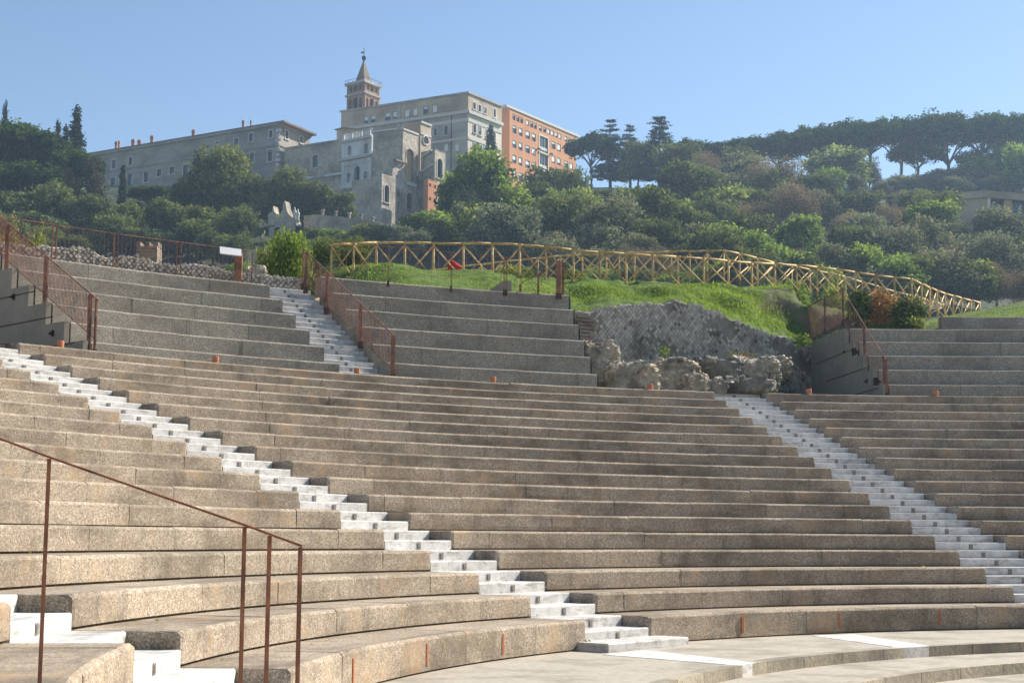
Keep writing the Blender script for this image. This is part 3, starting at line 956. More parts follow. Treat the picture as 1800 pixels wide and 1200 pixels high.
# ------------------------------------------------------------------ stone lattice (opus reticulatum) walls and ruins
def lattice(mb, P0, P1, tops, zbase, n, cell=0.24, depth=0.10, holes=None, keep=0.97):
    """diamond stones standing proud of the plane P0-P1 (outward normal n), below the silhouette tops(u)"""
    u = unit((P1[0] - P0[0], P1[1] - P0[1], 0))
    L = np.hypot(P1[0] - P0[0], P1[1] - P0[1])
    c = cell / 2
    for i in range(int(L / c) + 1):
        for j in range(60):
            if (i + j) % 2: continue
            uu, zz = i * c, zbase + j * c
            if zz + c * 0.4 > tops(uu): break
            if random.random() > keep: continue
            if depth < 0.05 and math.sin(uu * 1.7 + 1.1 * math.sin(zz * 2.3)) + math.sin(zz * 2.9 + uu * 0.8) + random.gauss(0, 0.45) > 1.25 - 0.45 * (uu > 6.2): continue
            o = np.array([P0[0], P0[1], 0]) + u * uu + np.array([0, 0, zz])
            s = c * (random.uniform(0.80, 0.93) if depth > 0.05 else random.uniform(0.86, 0.97))
            d1 = depth * random.uniform(0.55, 1.0)
            t_ = min(1, max(0, random.gauss(0.5, 0.25)))
            k = random.uniform(0.62, 0.85) if depth > 0.05 else random.uniform(0.84, 0.95)
            jj = [random.uniform(0.92, 1.06) for _ in range(4)]
            D = [u * s * jj[0], np.array([0, 0, s * jj[1]]), -u * s * jj[2], np.array([0, 0, -s * jj[3]])]
            n0 = mb.pts([o + d for d in D] + [o + n * d1 * 0.7 + d * 0.92 for d in D] + [o + n * d1 + d * k for d in D], t_)
            for a in range(4):
                b = (a + 1) % 4
                mb.f.append((n0 + b, n0 + a, n0 + 4 + a, n0 + 4 + b))
                mb.f.append((n0 + 4 + b, n0 + 4 + a, n0 + 8 + a, n0 + 8 + b))
            mb.f.append((n0 + 11, n0 + 10, n0 + 9, n0 + 8))


def core_wall(mb, P0, P1, tops, zbase, n, thick, step=0.2):
    u = unit((P1[0] - P0[0], P1[1] - P0[1], 0))
    L = np.hypot(P1[0] - P0[0], P1[1] - P0[1])
    k = int(L / step)
    rows = []
    for i in range(k + 1):
        uu = L * i / k
        o = np.array([P0[0], P0[1], 0]) + u * uu
        zt = tops(uu) + random.uniform(-0.05, 0.05)
        nn = n * random.uniform(-0.01, 0.0)
        rows.append(mb.pts([o + nn + (0, 0, zbase - 0.3), o + nn + (0, 0, zt - 0.06), o - n * 0.08 + (0, 0, zt), o - n * thick * 0.6 + (0, 0, zt + random.uniform(-0.06, 0.06)),
                            o - n * thick + (0, 0, zt - 0.06), o - n * thick + (0, 0, zbase - 0.3)], random.gauss(0.5, 0.1)))
    for i in range(k):
        for j in range(5):
            mb.f.append((rows[i] + j, rows[i + 1] + j, rows[i + 1] + j + 1, rows[i] + j + 1))
    mb.f.append(tuple(rows[0] + j for j in range(6)))
    mb.f.append(tuple(rows[-1] + j for j in range(5, -1, -1)))


# ruin wall in the gap
Pa = np.array([_rwx[0], rw_y(_rwx[0]), 0]); Pb = np.array([_rwx[-1], rw_y(_rwx[-1]), 0])
uw = unit(Pb - Pa); nw = np.array([uw[1], -uw[0], 0])
_tu = [math.hypot(x - _rwx[0], rw_y(x) - Pa[1]) for x in _rwx]
def rw_top(u): return float(np.interp(u, _tu, _rwz)) + 0.05 * math.sin(u * 5.1)
rt = thing('ruined_wall', 'grey ancient lattice stone wall with sloping broken top below the grass bank', 'ruin wall', (Pa + Pb) / 2 + (0, 0, 5.4))
mb = MB(); core_wall(mb, Pa, Pb, rw_top, 5.0, nw, 0.9)
put('wall_core', mb, M['mortar'], rt)
mb = MB(); lattice(mb, Pa + nw * 0.0, Pb, lambda u: rw_top(u) + 0.03, 5.3, nw, 0.205, 0.035)
put('lattice_facing', mb, M['ret'], rt)
mb = MB()
for k in range(26):     # brick quoin at the left end
    zz = 5.4 + k * 0.15
    if zz > _rwz[0] - 0.1: break
    mb.box(Pa + nw * 0.06 + uw * 0.42 + (0, 0, zz), uw * (0.36 + 0.14 * (k % 2)), nw * 0.09, (0, 0, 0.06), random.random())
put('brick_quoin', mb, M['brick'], rt)

# low lattice wall along the top of the left tiers
LW = [(-20, 420), (0, 424), (25, 429), (60, 436), (75, 430), (95, 437), (130, 434), (160, 440), (172, 449), (200, 452), (215, 450), (238, 448), (250, 455), (275, 460),
      (300, 467), (330, 464), (360, 466), (380, 470), (400, 477), (430, 481), (470, 483), (530, 491)]
def lw_pt(px, py): return hit(px, py, 50.6)
rt = thing('lattice_wall', 'low bumpy lattice stone wall running along the top of the left tiers', 'ruin wall', hit(250, 470, 50.6))
lw = [lw_pt(*q) for q in LW]
core, fac = MB(), MB()
segs = 22
ab = np.linspace(bearing(lw[0]), bearing(lw[-1]), segs + 1)
lb = [bearing(p) for p in lw]; lz = [p[2] for p in lw]
for i in range(segs):
    p0, p1 = pol(50.6, ab[i]), pol(50.6, ab[i + 1])
    u_ = unit(p1 - p0); n_ = np.array([u_[1], -u_[0], 0])
    Ls = np.linalg.norm(p1 - p0)
    tp = lambda u, i=i, Ls=Ls: float(np.interp(ab[i] + (ab[i + 1] - ab[i]) * u / Ls, lb, lz)) + 0.03 * math.sin(9 * u + i)
    core_wall(core, p0, p1, tp, 9.2, n_, 0.7, 0.2)
    lattice(fac, p0, p1, lambda u: tp(u) + 0.05, 9.25, n_, 0.215, 0.13, keep=0.96)
put('wall_core', core, M['sand'], rt)
put('lattice_facing', fac, M['ret'], rt)


def rock(c, rx, ry, rz, seed, sub_=5, amp=0.22, courses=0.0):
    """rubble masonry: a worn lump whose skin is made of separate stones, some fallen out"""
    import bmesh
    rg = np.random.default_rng(seed)
    bm = bmesh.new()
    bmesh.ops.create_icosphere(bm, subdivisions=sub_, radius=1.0)
    V = np.array([v.co[:] for v in bm.verts])
    D = np.zeros(len(V))
    for k in range(14):
        f = rg.normal(0, 1, 3) * (1.3 + k * 0.5)
        D += np.sin(V @ f + rg.uniform(0, 6.28)) / (1 + k * 0.5)
    V2 = np.sign(V) * np.abs(V) ** 0.70
    V2 = V2 * (1 + amp * 0.42 * D[:, None]) * np.array([[rx, ry, rz]])
    n = int(26 * (rx * ry + rx * rz + ry * rz) / 0.24) if sub_ > 4 else 40
    S = V2[rg.integers(0, len(V2), n)] + rg.normal(0, 0.02, (n, 3))
    W = np.array([[1, 1, 1.7]])
    d2 = (((V2[:, None, :] - S[None]) * W[None]) ** 2).sum(-1)
    o = np.argsort(d2, 1)[:, :2]
    da, db = np.sqrt(np.take_along_axis(d2, o[:, :1], 1))[:, 0], np.sqrt(np.take_along_axis(d2, o[:, 1:2], 1))[:, 0]
    edge = np.clip((db - da) / 0.07, 0, 1)
    out_ = rg.uniform(-0.03, 0.075, n) - 0.10 * (rg.uniform(0, 1, n) < 0.12)
    nrm = V2 / (np.linalg.norm(V2, axis=1, keepdims=True) + 1e-6)
    V2 = V2 + nrm * (edge * 0.055 + out_[o[:, 0]] * edge - 0.02)[:, None] + rg.normal(0, 0.006, V2.shape)
    for v, q in zip(bm.verts, V2): v.co = q + np.asarray(c)
    me = bpy.data.meshes.new('rock')
    bm.to_mesh(me); bm.free()
    a = me.attributes.new('tint', 'FLOAT', 'POINT')
    ts = rg.uniform(0.1, 1, n)
    a.data.foreach_set('value', np.clip(ts[o[:, 0]] * (0.25 + 0.75 * edge), 0, 1).astype(np.float32))
    return me


def rubble_lump(c, rx, ry, rz, seed, stone=0.15, sq=0.62):
    """masonry core stuck all over with separate angular stones laid in rough courses"""
    rg = np.random.default_rng(seed)
    mb = MB()
    c = np.asarray(c, float)
    def surf(th, ph):
        d = np.array([math.cos(th) * math.cos(ph), math.sin(th) * math.cos(ph), math.sin(ph)])
        e = np.sign(d) * np.abs(d) ** sq
        wob = 1 + 0.10 * math.sin(3 * th + seed) * math.cos(2 * ph) + 0.08 * math.sin(5 * th + 2 * ph + seed * 1.7)
        return e * np.array([rx, ry, rz]) * wob
    nt_, np_ = 26, 12
    base = []
    for j in range(np_ + 1):
        ph = -math.pi / 2 + math.pi * j / np_
        base.append(mb.pts([c + surf(2 * math.pi * k / nt_, ph) * 0.95 for k in range(nt_)], 0.35))
    for j in range(np_):
        for k in range(nt_):
            k2 = (k + 1) % nt_
            mb.f.append((base[j] + k, base[j] + k2, base[j + 1] + k2, base[j + 1] + k))
    area_n = int(4.2 * (rx * ry + rx * rz + ry * rz) / (stone * stone * 2.2))
    for q in range(area_n):
        ph = math.asin(rg.uniform(-0.75, 1.0)); th = rg.uniform(0, 2 * math.pi)
        p = surf(th, ph)
        p[2] = round(p[2] / (stone * 0.95)) * stone * 0.95 + rg.normal(0, 0.02)
        n = p / np.array([rx, ry, rz]) ** 2; n /= np.linalg.norm(n)
        n = n * 0.8 + rg.normal(0, 0.16, 3); n /= np.linalg.norm(n)
        up = np.array([0, 0, 1.0]) + rg.normal(0, 0.15, 3); u = np.cross(up, n); u /= np.linalg.norm(u) + 1e-6; v = np.cross(n, u)
        a, b, g = stone * rg.uniform(0.45, 1.15), stone * rg.uniform(0.3, 0.55), stone * rg.uniform(0.2, 0.42)
        o = c + p * rg.uniform(0.90, 0.965)
        P = []
        for sz in (-1, 1):
            for (sx, sy) in ((-1, -1), (1, -1), (1.15, 0.1), (0.8, 1), (-0.9, 1), (-1.1, 0)):
                f = 1.0 if sz < 0 else rg.uniform(0.62, 0.9)
                P.append(o + u * a * sx * f * rg.uniform(0.85, 1.1) + v * b * sy * f * rg.uniform(0.85, 1.1) + n * g * sz * rg.uniform(0.75, 1.1))
        n0 = mb.pts(P, float(np.clip(rg.normal(0.55, 0.25), 0, 1)))
        mb.f.append(tuple(n0 + k for k in (6, 7, 8, 9, 10, 11)))
        for k in range(6):
            k2 = (k + 1) % 6
            mb.f.append((n0 + k, n0 + k2, n0 + 6 + k2, n0 + 6 + k))
    return mb


ROCKS = [((1047, 627), 46.5, 0.95, 0.8, 1.25, 'rounded pale masonry lump just right of the middle upper tiers', 'rubble'),
         ((1108, 655), 45.3, 1.05, 0.8, 0.95, 'leaning grey masonry lump, second from the middle upper tiers', 'rubble'),
         ((1183, 652), 46.6, 1.1, 0.9, 1.05, 'flat-faced tan masonry block with ochre edge in the ruined gap', 'rubble'),
         ((1222, 668), 45.8, 0.55, 0.7, 0.65, 'pale broken masonry edge right of the flat-faced tan block', 'rubble'),
         ((1262, 643), 48.0, 1.0, 0.8, 0.75, 'dark overhanging masonry chunk above a hollow', 'tufa'),
         ((1320, 640), 48.6, 1.3, 0.9, 0.65, 'broad grey masonry shelf with yellow weeds under the lattice wall', 'rubble'),
         ((1310, 672), 46.5, 1.2, 0.8, 0.42, 'low grey ledge of rubble behind the top of the right white stair', 'tufa'),
         ((1250, 676), 45.6, 0.55, 0.6, 0.45, 'small weedy rubble heap left of the top of the right white stair', 'tufa'),
         ((1360, 640), 49.5, 0.7, 0.7, 0.7, 'rubble shoulder with dry weeds at the right end of the ruins', 'rubble')]
for i, ((px, py), r, rx, ry, rz, lab, mk) in enumerate(ROCKS):
    c = hit(px, py, r)
    c = c - np.array([0, 0, 0.30 * rz + 0.08]); rz = rz * 0.84
    put('masonry_chunk', rubble_lump(c, rx, ry, rz, 20 + i, 0.13 if mk == 'rubble' else 0.22, 0.55 if mk == 'rubble' else 0.42), M[mk], label=lab, cat='ruin', group='ruined masonry chunks in the gap')
p = hit(1276, 671, 45.6)
mb = MB(); mb.prism([p + (-0.35, 0, 0.02), p + (0.2, -0.1, 0.03), p + (0.35, 0.2, 0.05), p + (-0.2, 0.3, 0.04)], (0, 0, -0.06), 0.8)
put('stone_slab', mb, M['trim'], label='small white stone slab lying under the dark masonry chunk', cat='slab')

# brick pier and stone stubs behind the lattice wall
p0 = hit(262, 450, 53.0)
mb = MB()
for k in range(16):
    mb.box((p0[0], p0[1], 9.2 + k * 0.12), (0.40 + random.uniform(-.012, .012), 0, 0), (0, 0.4, 0), (0, 0, 0.053), random.random())
for dx in (-0.36, 0.0, 0.33):
    mb.box((p0[0] + dx, p0[1], 11.15), (0.08, 0, 0), (0, 0.3, 0), (0, 0, 0.09), random.random())
put('brick_pier', mb, M['brick'], label='square old brick pier behind the guard rail on the left', cat='pier')
STUBS = [((362, 447), 0.16, 0.35, 'short squared stone stub, leftmost of the row behind the guard rail'),
         ((374, 444), 0.13, 0.42, 'short squared stone stub, second of the row, left of the sign panel'),
         ((388, 452), 0.15, 0.40, 'short squared stone stub below the left end of the sign panel'),
         ((404, 452), 0.2, 0.42, 'short squared stone stub below the white sign panel'),
         ((450, 455), 0.42, 0.75, 'crumbling masonry stump right of the sign post')]
for (px, py), w, h, lab in STUBS:
    c = hit(px, py + 12, 54.5)
    put('stone_stub', rubble_lump((c[0], c[1], 9.35 + h * 0.9), w * 1.1, 0.3, h * 1.4, int(px), 0.12, 0.35), M['rubble'], label=lab, cat='stone stub', group='stone stubs behind the guard rail')


# ------------------------------------------------------------------ rustic wooden fences
def fence(root, P, heights, every=True):
    """P ground points of posts; X braces in every bay; a pole on top"""
    tops = [p + np.array([0, 0, h]) for p, h in zip(P, heights)]
    for p, t_ in zip(P, tops):
        mb = MB()
        lean = np.array([random.uniform(-.02, .02), random.uniform(-.02, .02), 0])
        mb.tube([p - (0, 0, 0.25), p * 0.5 + t_ * 0.5 + lean * 0.5, t_ + lean - (0, 0, 0.02)], [0.058, 0.054, 0.05], 7, random.random())
        put('post', mb, M['wood'], root, smooth=True)
    for i in range(len(P) - 1):
        mb = MB()
        a, b = tops[i], tops[i + 1]
        d_ = unit(b - a)
        sag = np.array([0, 0, random.uniform(-.025, .025)])
        mb.tube([a - d_ * 0.12 + (0, 0, .02), (a + b) / 2 + sag + (0, 0, .02), b + d_ * 0.12 + (0, 0, .02)], [0.062, 0.06, 0.054], 7, random.random())
        put('top_pole', mb, M['wood'], root, smooth=True)
        sd = np.array([-d_[1], d_[0], 0])
        for (s_, e_, k) in ((tops[i] - (0, 0, .1), P[i + 1] + (0, 0, .02), -0.07), (tops[i + 1] - (0, 0, .1), P[i] + (0, 0, .05), 0.06)):
            mb = MB()
            o_ = sd * k
            mid = (s_ + e_) / 2 + np.array([random.uniform(-.02, .02), 0, random.uniform(-.02, .02)])
            mb.tube([s_ + o_, mid + o_, e_ + o_], [0.034, 0.037, 0.032], 6, random.random())
            put('brace', mb, M['wood'], root, smooth=True)


FF = [(583, 432, 492, 67), (622, 430, 491, 67.5), (662, 427, 491, 68.3), (712, 427, 492, 68.8), (762, 428, 492, 69.2), (815, 429, 493, 69.6), (866, 429, 493, 70), (914, 431, 494, 70.3),
      (960, 435, 495, 70.8), (1008, 440, 496, 71.4), (1055, 444, 498, 72), (1101, 447, 499, 72.6), (1147, 450, 500, 73.2), (1192, 452, 501, 74), (1237, 455, 502, 75), (1280, 459, 503, 76.5),
      (1321, 462, 506, 78.5), (1362, 464, 508, 80.5), (1400, 467, 510, 82.5), (1436, 470, 513, 84), (1472, 474, 516, 85), (1504, 479, 520, 86), (1539, 484, 525, 87), (1572, 488, 531, 88), (1602, 491, 537, 89),
      (1619, 499, 546, 92), (1634, 506, 552, 95), (1647, 511, 556, 98), (1661, 516, 559, 101), (1675, 520, 560, 104), (1690, 524, 561, 107), (1706, 528, 562, 110), (1722, 532, 562, 113)]
rt = thing('pole_fence', 'long front fence of peeled yellow poles with X braces along the grass', 'fence', at_y(914, 494, 70.3))
P, Hh = [], []
for px, yt, yb, Y in FF:
    tp = at_y(px, yt, Y)
    P.append(np.array([tp[0], tp[1], at_y(px, yb, Y)[2]])); Hh.append(tp[2] - P[-1][2])
fence(rt, P, Hh)
FFP = P
RF = [(745, 477, 508, 96), (778, 473, 505, 96), (812, 468, 502, 96), (846, 465, 499, 96), (880, 461, 496, 96), (912, 458, 494, 96), (946, 454, 492, 96), (985, 450, 490, 96), (1024, 448, 488, 96), (1066, 447, 487, 96), (1088, 446, 487, 96), (1115, 445, 488, 96), (1148, 444, 488, 96), (1180, 443, 488, 96), (1212, 442, 488, 96),
      (1243, 441, 488, 96), (1272, 441, 488, 96), (1300, 446, 494, 98), (1331, 454, 499, 100), (1361, 462, 504, 102), (1392, 467, 509, 104), (1424, 474, 514, 106), (1456, 480, 520, 108), (1486, 487, 525, 110),
      (1515, 496, 530, 112), (1545, 504, 536, 114), (1574, 513, 542, 116), (1603, 520, 548, 118), (1632, 528, 554, 120), (1660, 536, 560, 122)]
rt = thing('pole_fence', 'second fence of peeled poles with X braces farther behind the front one', 'fence', at_y(1180, 488, 96))
P, Hh = [], []
for px, yt, yb, Y in RF:
    tp = at_y(px, yt, Y)
    P.append(np.array([tp[0], tp[1], at_y(px, yb, Y)[2]])); Hh.append(tp[2] - P[-1][2])
fence(rt, P, Hh)
# red jacket hung over a brace of the front fence
mb = MB()
c = at_y(800, 464, 69.8)
n_ = 9
cols = []
for i in range(n_):
    f = i / (n_ - 1)
    x = -0.34 + 0.74 * f
    ztop = 0.30 - 0.05 * f - 0.42 * f * f
    zbot = ztop - (0.72 if f < 0.5 else 0.72 - 0.72 * (f - 0.5) * 1.35)
    y = 0.05 * math.sin(9 * f)
    ring = []
    for (yy, z) in ((0.10, zbot + 0.02 * math.sin(7 * i)), (0.14 + y, (ztop + zbot) / 2), (0.12, ztop - 0.05), (0.03, ztop), (-0.06, ztop - 0.05), (-0.09 + y, (ztop + zbot) / 2), (-0.06, zbot + 0.03 * math.cos(5 * i))):
        ring.append(c + np.array([x + 0.02 * math.sin(3 * z + i), yy + 0.3, z - 0.02]))
    cols.append(mb.pts(ring, 0.5))
for i in range(n_ - 1):
    for j in range(6):
        mb.f.append((cols[i] + j, cols[i + 1] + j, cols[i + 1] + j + 1, cols[i] + j + 1))
mb.f.append(tuple(cols[0] + j for j in range(7))); mb.f.append(tuple(cols[-1] + j for j in range(6, -1, -1)))
put('red_jacket', mb, M['red'], label='red jacket hanging over a brace of the front pole fence', cat='jacket', smooth=True)


# ------------------------------------------------------------------ buildings
class Facade:
    """vertical plane through P0-P1 (plan), outward normal towards the viewer"""
    def __init__(s, P0, P1):
        s.o = np.array([P0[0], P0[1], 0.0])
        d = np.array([P1[0] - P0[0], P1[1] - P0[1], 0.0])
        s.L = np.linalg.norm(d); s.u = d / s.L
        n = np.array([s.u[1], -s.u[0], 0.0])
        if np.dot(n, -s.o) < 0: n = -n
        s.n = n

    def uz(s, px, py):
        d = ray(px, py)
        p = d * (np.dot(s.o, s.n) / np.dot(d, s.n))
        return float(np.dot(p - s.o, s.u)), float(p[2])

    def p(s, u, z, out=0.0):
        return s.o + s.u * u + np.array([0, 0, z]) + s.n * out

    def rect(s, r):
        """pixel rectangle x0,y0,x1,y1 -> u0,u1,z0,z1 (taken along its middle lines)"""
        x0, y0, x1, y1 = r
        xm, ym = (x0 + x1) / 2, (y0 + y1) / 2
        ua, ub = s.uz(x0, ym)[0], s.uz(x1, ym)[0]
        za, zb = s.uz(xm, y1)[1], s.uz(xm, y0)[1]
        return min(ua, ub), max(ua, ub), min(za, zb), max(za, zb)


def wall(mb, F, u0, u1, z0, z1, holes, reveal=0.45, tint=0.5):
    """plane with real openings and reveals; hole = (u0,u1,z0,z1,arched)"""
    us = sorted({u0, u1} | {h[0] for h in holes} | {h[1] for h in holes})
    zs = sorted({z0, z1} | {h[2] for h in holes} | {h[3] for h in holes})
    us = [u for u in us if u0 - 1e-6 <= u <= u1 + 1e-6]; zs = [z for z in zs if z0 - 1e-6 <= z <= z1 + 1e-6]
    for i in range(len(us) - 1):
        for j in range(len(zs) - 1):
            um, zm = (us[i] + us[i + 1]) / 2, (zs[j] + zs[j + 1]) / 2
            if any(h[0] < um < h[1] and h[2] < zm < h[3] for h in holes): continue
            mb.poly([F.p(us[i], zs[j]), F.p(us[i + 1], zs[j]), F.p(us[i + 1], zs[j + 1]), F.p(us[i], zs[j + 1])], tint)
    for h in holes:
        a, b, c, d = h[:4]
        if len(h) > 4 and h[4]:
            r = (b - a) / 2; m = (a + b) / 2; n = 12; sp = d - r
            arc = [(m - r * math.cos(math.pi * k / n), sp + r * math.sin(math.pi * k / n)) for k in range(n + 1)]
            for k in range(n):
                (ua, za), (ub, zb) = arc[k], arc[k + 1]
                mb.poly([F.p(ua, za), F.p(ub, zb), F.p(ub, d), F.p(ua, d)], tint)
            out = [(a, c)] + arc + [(b, c)]
        else:
            out = [(a, c), (a, d), (b, d), (b, c)]
        for k in range(len(out)):
            (ua, za), (ub, zb) = out[k], out[(k + 1) % len(out)]
            mb.poly([F.p(ua, za), F.p(ua, za, -reveal), F.p(ub, zb, -reveal), F.p(ub, zb)], tint)


def window(root, F, h, frame='trim', pane='glass', bw=0.28, sill=True, depth=0.35, name='window', blind=None, proud=0.10):
    """surround as a part of the building, its pane one level deeper"""
    a, b, c, d = h[:4]
    arched = len(h) > 4 and h[4]
    mb = MB()
    n3 = F.n
    if arched:
        r = (b - a) / 2; m = (a + b) / 2; sp = d - r
        arc = [(m - r * math.cos(math.pi * k / 10), sp + r * math.sin(math.pi * k / 10)) for k in range(11)]
        big = [(m - (r + bw) * math.cos(math.pi * k / 10), sp + (r + bw) * math.sin(math.pi * k / 10)) for k in range(11)]
        inn = [(a, c)] + arc + [(b, c)]; outl = [(a - bw, c)] + big + [(b + bw, c)]
    else:
        inn = [(a, c), (a, d), (b, d), (b, c)]; outl = [(a - bw, c), (a - bw, d + bw), (b + bw, d + bw), (b + bw, c)]
    for k in range(len(inn) - 1):
        q = [outl[k], outl[k + 1], inn[k + 1], inn[k]]
        mb.prism([F.p(u, z, proud) for u, z in q], -n3 * (proud + 0.12))
    if sill:
        mb.prism([F.p(a - bw * 1.3, c, 0), F.p(b + bw * 1.3, c, 0), F.p(b + bw * 1.3, c - bw, 0), F.p(a - bw * 1.3, c - bw, 0)], n3 * 0.3)
    w = put(name, mb, M[frame], root)
    pm = MB()
    pm.prism([F.p(u, z, -depth) for u, z in inn], -n3 * 0.06)
    sub('pane', pm, M[pane], w)
    if blind is not None and blind > 0:
        bm_ = MB()
        bm_.prism([F.p(a, d, -depth + 0.1), F.p(b, d, -depth + 0.1), F.p(b, d - (d - c) * blind, -depth + 0.1), F.p(a, d - (d - c) * blind, -depth + 0.1)], -n3 * 0.05)
        sub('blind', bm_, M['blind'], w)
    return w


def band(root, F, u0, u1, z0, z1, proud, mat, name='cornice'):
    mb = MB()
    mb.prism([F.p(u0, z0, 0), F.p(u1, z0, 0), F.p(u1, z1, 0), F.p(u0, z1, 0)], F.n * proud)
    put(name, mb, M[mat], root)


def rest(mb, pts, z0, z1):
    """plain walls through the listed plan points"""
    for a, b in zip(pts[:-1], pts[1:]):
        mb.poly([(a[0], a[1], z0), (b[0], b[1], z0), (b[0], b[1], z1), (a[0], a[1], z1)], 0.5)


def ok(hs, F, z0, z1):
    return [h for h in hs if h[0] > 0.2 and h[1] < F.L - 0.2 and h[2] > z0 + 0.1 and h[3] < z1 - 0.1]


def corner(px, py, Y, pl, pr):
    """corner top pixel at depth Y; pixels of the same height at the far left / far right ends"""
    c = at_y(px, py, Y)
    return c, at_z(pl[0], pl[1], c[2]), at_z(pr[0], pr[1], c[2])


def two_sided(name, label, cat, C, Lp, Rp, z0, matL, matR, holesL=(), holesR=(), roofmat=None, wname='wall'):
    root = thing(name, label, cat, (C[0], C[1], z0))
    z1 = C[2]
    FL, FR = Facade(Lp, C), Facade(C, Rp)
    B = np.array([Lp[0] + Rp[0] - C[0], Lp[1] + Rp[1] - C[1], 0])
    hl = ok(holesL(FL) if callable(holesL) else list(holesL), FL, z0, z1)
    hr = ok(holesR(FR) if callable(holesR) else list(holesR), FR, z0, z1)
    mb = MB(); wall(mb, FL, 0, FL.L, z0, z1, hl); rest(mb, [Lp, B], z0, z1)
    put(wname, mb, M[matL], root)
    mb = MB(); wall(mb, FR, 0, FR.L, z0, z1, hr); rest(mb, [Rp, B], z0, z1)
    put(wname, mb, M[matR], root)
    if roofmat:
        mb = MB()
        mb.prism([(C[0], C[1], z1 - 0.3), (Rp[0], Rp[1], z1 - 0.3), (B[0], B[1], z1 - 0.3), (Lp[0], Lp[1], z1 - 0.3)], (0, 0, 0.32))
        put('roof', mb, M[roofmat], root)
    return root, FL, FR, hl, hr, B, z1


def hip_roof(root, C, Lp, Rp, B, z, over, rise, mat, thick=0.5):
    cen = (C + B) / 2
    P = []
    for q in (C, Rp, B, Lp):
        d = np.array([q[0] - cen[0], q[1] - cen[1], 0])
        P.append(np.array([q[0], q[1], z]) + unit(d) * over * 1.3)
    def lerp(a, b, f): return a + (b - a) * f
    # ridge runs along the long side
    la, lb = np.linalg.norm(P[1] - P[0]), np.linalg.norm(P[3] - P[0])
    if lb >= la:
        m0, m1 = lerp((P[0] + P[1]) / 2, (P[3] + P[2]) / 2, 0.5 * la / lb), lerp((P[0] + P[1]) / 2, (P[3] + P[2]) / 2, 1 - 0.5 * la / lb)
    else:
        m0, m1 = lerp((P[0] + P[3]) / 2, (P[1] + P[2]) / 2, 0.5 * lb / la), lerp((P[0] + P[3]) / 2, (P[1] + P[2]) / 2, 1 - 0.5 * lb / la)
    m0 = m0 + (0, 0, rise); m1 = m1 + (0, 0, rise)
    T_ = [p + np.array([0, 0, thick]) for p in P]
    mb = MB()
    for a, b in ((0, 1), (1, 2), (2, 3), (3, 0)):
        mb.poly([P[a], P[b], T_[b], T_[a]])
    mb.poly(P[::-1])
    if lb >= la:
        fs = [[T_[0], T_[1], m0], [T_[1], T_[2], m1, m0], [T_[2], T_[3], m1], [T_[3], T_[0], m0, m1]]
    else:
        fs = [[T_[3], T_[0], m0], [T_[0], T_[1], m1, m0], [T_[1], T_[2], m1], [T_[2], T_[3], m0, m1]]
    for f in fs: mb.poly(f)
    return put('roof', mb, M[mat], root)


# --- the long grey palace on the left
C, Lp, Rp = corner(490, 217, 400, (160, 272), (545, 239.5))
Lp = C + (Lp - C) * 1.0
z0 = 84.0
PW = [(197, 281.5, 204, 296.5), (226.5, 276.5, 232.5, 291), (378, 249.5, 384.5, 254.5), (412.5, 243.5, 419, 255.5), (438, 235, 444.5, 249), (473.5, 229.5, 479, 242.5),
      (194.5, 312.5, 203, 330.5), (224, 306.5, 232, 326.5), (253, 302.5, 261.5, 320.5), (276, 297.5, 284, 310.5), (298.5, 294, 306.5, 306), (322, 289.5, 331, 307.5),
      (347, 285, 355, 302), (381, 279, 389, 296), (410, 273, 418, 291), (439, 269, 446.5, 286), (471, 264, 479, 284)]
PE = [(501.5, 230, 506.5, 244.5), (527.5, 240, 532, 252), (499.5, 266, 505.5, 283), (525.5, 269.5, 530.5, 283)]
root, FL, FR, hl, hr, B, z1 = two_sided('palace', 'long grey stone palace with white framed windows on the hilltop at left', 'palace', C, Lp, Rp, z0, 'palace', 'palace',
                                        lambda F: [F.rect(r) for r in PW], lambda F: [F.rect(r) for r in PE])
for h in hl: window(root, FL, h, bw=0.3)
for h in hr: window(root, FR, h, bw=0.3)
for F in (FL, FR):
    for dz, w_, p_ in ((-6.0, 0.35, 0.25), (-7.6, 0.3, 0.2), (-14.5, 0.35, 0.25), (-0.6, 0.6, 0.5)):
        band(root, F, 0, F.L, z1 + dz, z1 + dz + w_, p_, 'palace')
for k in range(14):
    mb = MB()
    mb.box(FL.p(FL.L - 0.05, z0 + 6 + k * 1.35, 0.02), FL.u * 0.9 * (1 if k % 2 else 0.6), FL.n * 0.06, (0, 0, 0.42))
    if z0 + 6 + k * 1.35 < z1 - 1: put('quoin', mb, M['trim'], root)
rf = hip_roof(root, C, Lp, Rp, B, z1, 1.6, 3.0, 'roof', 0.5)
for px, yb, yt, w_ in ((204, 263, 250, 5), (209, 262, 249, 4), (234, 259, 246.5, 7), (245, 256, 247.5, 7), (267, 252, 240, 6.5), (340, 238, 229.5, 6.5), (427.5, 223, 213, 5), (441, 219, 212.5, 3)):
    dd = FL.uz(px, yb)[0]
    base_ = FL.p(dd, z1, -3.0)
    q = at_y(px, (yb + yt) / 2, base_[1]); zt_ = at_y(px, yt, base_[1])[2]
    hw_ = w_ / 2 / FOC * base_[1]
    mb = MB()
    mb.box((q[0], base_[1], (z1 + zt_) / 2 - 0.3), (hw_ * 0.75, 0, 0), (0, hw_ * 0.75, 0), (0, 0, (zt_ - z1) / 2 - 0.3))
    mb.box((q[0], base_[1], zt_ - 0.55), (hw_, 0, 0), (0, hw_, 0), (0, 0, 0.16))
    mb.box((q[0], base_[1], zt_ - 0.1), (hw_ * 0.8, 0, 0), (0, hw_ * 0.8, 0), (0, 0, 0.25))
    sub('chimney', mb, M['chim'], rf)

